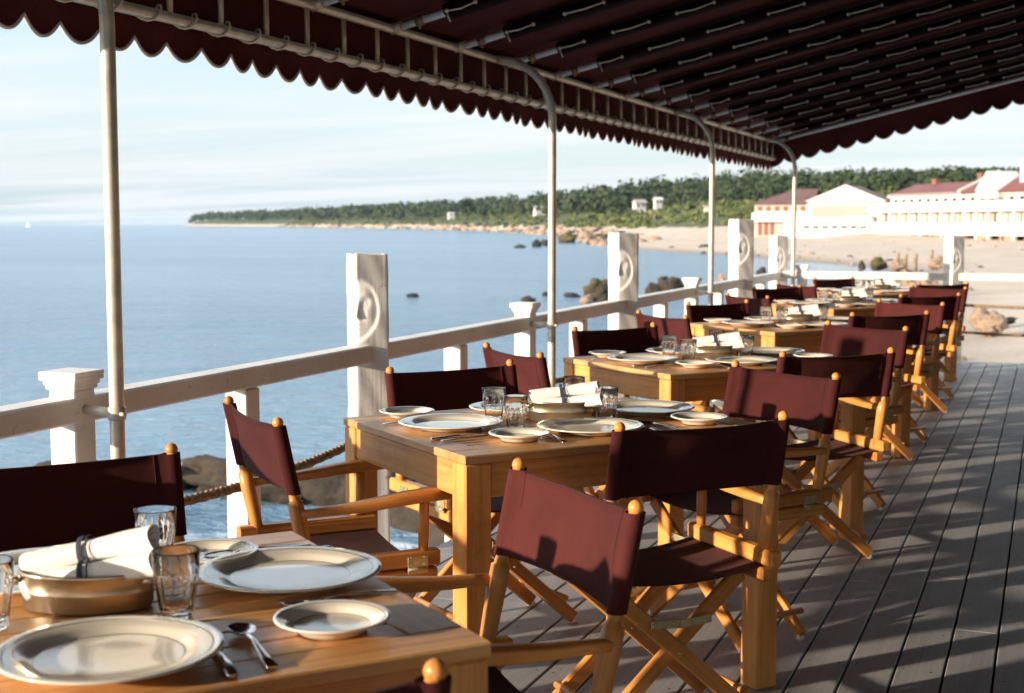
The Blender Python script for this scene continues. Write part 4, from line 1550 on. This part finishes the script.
# white cross gable dormer
xg = 22.6
b = MB(); b.prism([(-2.2, 0), (2.2, 0), (2.2, 1.0), (0, 3.2), (-2.2, 1.0)], 0, 4.0, 0, Matrix.Translation((xg, 4.0, 5.4)) @ Matrix.Rotation(PI / 2, 4, 'X'))
b.build('cross_gable', 'house_white', ho)
for x, y, z, s, h in ((4.5, 5, 7.3, .9, .8), (14.5, 5, 7.4, .9, 1.1)):
    m_ = MB(); m_.box((x, y, z + h / 2), (s, s, h), bev=0); m_.box((x, y, z + h + .08), (s + .2, s + .2, .16), bev=0); m_.build('chimney', 'brick', ho)
m_ = MB(); m_.box((27.0, 3.2, 8.0), (2.2, 2.2, 3.2), bev=0); m_.box((27.0, 3.2, 9.7), (2.6, 2.6, .25), bev=0); m_.box((27.0, 3.2, 10.0), (1.3, 1.3, .5), bev=0)
tw = m_.build('turret', 'house_white', ho)

# gabled hall
dG = 190
GA = cam_pt(805, dG + 1); GB = cam_pt(884, dG - 3)
ha, GW = frame_at('gabled_hall', (*GA, 0), (*GB, 0), -.9)
tag(ha, 'white gabled hall with a maroon roofed wing behind the beach', 'building')
GL = 14
part('wall', 'house_white', ha, [((GW / 2, GL / 2, 2.5), (GW, GL, 5.4))])
b = MB()
for sgn in (-1, 1):
    x_e = GW / 2 + sgn * (GW / 2 + .4)
    xm = GW / 2
    b.add([(x_e, -.5, 5.2), (x_e, GL, 5.2), (xm, GL, 7.5), (xm, -.5, 7.5), (x_e, -.5, 5.0), (x_e, GL, 5.0), (xm, GL, 7.3), (xm, -.5, 7.3)],
          [(0, 1, 2, 3), (7, 6, 5, 4), (0, 4, 5, 1), (0, 3, 7, 4), (1, 5, 6, 2)])
b.build('roof', 'roof_maroon', ha)
b = MB(); b.prism([(-.2, 5.2), (GW + .2, 5.2), (GW / 2, 7.45)], 0, .3, 0, Matrix.Translation((0, -.22, 0)) @ Matrix.Rotation(PI / 2, 4, 'X')); b.build('gable', 'house_white', ha)
part('front_panel', 'tan_panel', ha, [((GW * .42, -.06, 3.75), (GW * .72, .14, 1.8))])
part('side_window', 'window_dark', ha, [((GW * .88, -.06, 4.45), (1.3, .14, 1.0))])
part('terrace_fence', 'house_white', ha, [((GW / 2 - 1, -3.0, 2.1), (GW + 3, .15, 1.5)), ((GW / 2 - 1, -3, 3.0), (GW + 3, .2, .12))])
part('terrace_wall', 'house_white', ha, [((GW / 2 - 1, -2.9, .6), (GW + 3, .5, 1.5))])
part('terrace_tent', 'house_white', ha, [((GW * .72, -1.6, 2.75), (3.6, 2, .9))])
for k in range(8):
    part('terrace_window', 'window_dark', ha, [((.6 + k * 1.25, -3.09, 1.75), (.8, .05, .3))])
for k in range(3):
    part('front_window', 'tan_panel', ha, [((GW * (.2 + .2 * k), -.2, 5.55 + (.35 if k == 1 else 0)), (.5, .1, .5))])
WL = 7.6       # wing on the left with a hipped roof
part('wing', 'house_pink', ha, [((-WL / 2, 6, 2.4), (WL - .02, 8, 5.0))])
b = MB(); b.add([(-WL - .5, 1.5, 4.9), (.6, 1.5, 4.9), (.6, 6, 7.1), (-WL * .35, 6, 7.1), (-WL - .5, 10.5, 4.9), (.6, 10.5, 4.9)], [(0, 1, 2, 3), (4, 0, 3), (5, 4, 3, 2), (0, 4, 5, 1)])
b.build('wing_roof', 'roof_maroon', ha)
for k in range(6):
    part('window', 'brick', ha, [((-WL + .75 + k * 1.2, 1.97, 4.3), (.62, .14, .62))])
part('wing_band', 'house_white', ha, [((-WL / 2, 1.5, 3.1), (WL + .3, 1.1, 1.3))])
for k in range(3):
    part('wing_door', 'brick', ha, [((-WL + .8 + k * .85, 1.97, 1.5), (.5, .14, 1.8))])

# cottages among the trees
def cottage(px, py, d, w, h, label, roofmat, dm=260):
    d0 = d
    gp, d = ground_point(px, py, d - 60, d + dm, .2)
    w *= d / d0; h *= d / d0
    x, y, z = gp
    z += 2.2
    r = empty('cottage', (x, y, z), rz=YAW + .3)
    tag(r, label, 'house')
    part('wall', 'house_white', r, [((0, 0, h / 2 - 1.5), (w, w * .7, h + 3.0))])
    gable_roof(r, -w / 2 - .2, w / 2 + .2, -w * .35, w * .35, h, h * .45, roofmat)
    for k in (-.25, .25): part('window', 'window_dark', r, [((k * w, -w * .35 - .03, h * .55), (w * .14, .1, h * .35))])
cottage(639, 204, 300, 2.4, 1.5, 'white cottage among the trees right of the second carved post', 'tan_panel', 120)
cottage(657, 199, 300, 1.6, 1.2, 'smallest white cottage, just right of the bigger one in the trees', 'house_white', 120)
cottage(540, 211, 400, 3.6, 1.2, 'long white house in the trees left of the second pole', 'house_white')
cottage(450, 211, 600, 2.6, 1.0, 'tiny pale house on the wooded headland', 'house_white')
gp, d_ = ground_point(706, 222, 150, 330)
wt = empty('white_tower', gp, rz=YAW)
tag(wt, 'small white square tower on the bluff behind the third pole', 'tower')
part('shaft', 'house_white', wt, [((0, 0, .2), (1.0, 1.0, 3.4))])
part('tower_roof', 'tan_panel', wt, [((0, 0, 2.0), (1.3, 1.3, .25))])
# sail far out
x, y = cam_pt(30, 1500)
sb = empty('sailboat', (x, y, ZS), rz=YAW)
tag(sb, 'tiny white sailboat on the horizon at far left', 'boat')
b = MB(); b.prism([(-2.6, -.6), (1.8, -.7), (3.2, 0), (1.8, .7), (-2.6, .6)], 0, .9); b.build('hull', 'boat_white', sb)
b = MB(); b.prism([(-2.0, 0), (.4, 0), (.4, 4.6)], 0, .06, 0, Matrix.Translation((0, 0, 1.2)) @ Matrix.Rotation(PI / 2, 4, 'X')); b.build('sail', 'boat_white', sb)

# ---------------------------------------------------------------- sea air
hm = bpy.data.materials.new('sea_haze'); hm.use_nodes = True
hn = hm.node_tree; hn.nodes.clear()
ho_ = hn.nodes.new('ShaderNodeOutputMaterial'); hv = hn.nodes.new('ShaderNodeVolumePrincipled')
hv.inputs['Color'].default_value = (.66, .82, 1.0, 1); hv.inputs['Density'].default_value = HAZE
hv.inputs['Anisotropy'].default_value = .0
hn.links.new(hv.outputs[0], ho_.inputs['Volume'])
M['sea_haze'] = hm
b = MB(); b.box((-2500, 3000, 20), (6000, 8000, 48), bev=0)
tag(b.build('haze', 'sea_haze'), kind='stuff')

# ---------------------------------------------------------------- light and sky
SUN_AZ = -138.5; SUN_EL = 10.0
sd = bpy.data.lights.new('sun', 'SUN')
sd.energy = 3.35
sd.color = (1.0, .82, .62)
sd.angle = rad(1.0)
so = bpy.data.objects.new('sun', sd); COL.objects.link(so)
to_sun = Vector((math.sin(rad(SUN_AZ)) * math.cos(rad(SUN_EL)), math.cos(rad(SUN_AZ)) * math.cos(rad(SUN_EL)), math.sin(rad(SUN_EL))))
so.rotation_euler = to_sun.to_track_quat('Z', 'Y').to_euler()
w = bpy.data.worlds.new('World'); SC.world = w; w.use_nodes = True
nt = w.node_tree
bg = nt.nodes['Background']
sk = nt.nodes.new('ShaderNodeTexSky')
sk.sky_type = 'NISHITA'
sk.sun_disc = False
sk.sun_elevation = rad(SUN_EL)
sk.sun_rotation = rad(SUN_AZ)
sk.air_density = 1.0; sk.dust_density = 1.6; sk.ozone_density = 1.2
g = nt.nodes.new('ShaderNodeTexCoord').outputs['Generated']
sep = nt.nodes.new('ShaderNodeSeparateXYZ'); L(nt, g, sep.inputs[0])
# thin streaky high cloud, projected on a flat layer overhead
zc = N(nt, 'ShaderNodeMath', operation='MAXIMUM'); zc.inputs[1].default_value = .0; L(nt, sep.outputs['Z'], zc.inputs[0])
za = N(nt, 'ShaderNodeMath', operation='ADD'); za.inputs[1].default_value = .06; L(nt, zc.outputs[0], za.inputs[0])
dv = N(nt, 'ShaderNodeVectorMath', operation='DIVIDE')
cb = N(nt, 'ShaderNodeCombineXYZ')
for k in range(3): L(nt, za.outputs[0], cb.inputs[k])
L(nt, g, dv.inputs[0]); L(nt, cb.outputs[0], dv.inputs[1])
cn = noise(nt, mapping(nt, dv.outputs[0], (.22, .75, 0), (0, 0, rad(30))), 1.0, 6, .55, .5)
cf = ramp(nt, cn, [(.38, (0, 0, 0)), (.62, (1, 1, 1))])
cm_ = N(nt, 'ShaderNodeMath', operation='MULTIPLY'); cm_.inputs[1].default_value = .7
L(nt, cf, cm_.inputs[0])
veil = ramp(nt, sep.outputs['Z'], [(0.0, (1.5, 2.0, 2.32)), (.03, (1.85, 2.26, 2.52)), (.08, (2.08, 2.4, 2.6)), (.145, (1.5, 2.2, 2.68)), (.24, (3.8, 4.4, 4.8)), (.5, (4.8, 5.3, 5.8)), (1.0, (3.0, 3.8, 4.8))])
base = mixc(nt, .82, sk.outputs[0], veil)
L(nt, mixc(nt, cm_.outputs[0], base, (2.7, 2.75, 2.78)), bg.inputs['Color'])
bg.inputs['Strength'].default_value = .145

SC.view_settings.view_transform = 'Standard'
SC.view_settings.look = 'None'
SC.view_settings.exposure = 1.38
SC.view_settings.gamma = 1.0
SC.view_settings.use_curve_mapping = False
SC.cycles.max_bounces = 10
SC.cycles.transmission_bounces = 10
SC.cycles.caustics_reflective = False
SC.cycles.sample_clamp_indirect = 6.0
SC.cycles.use_denoising = True
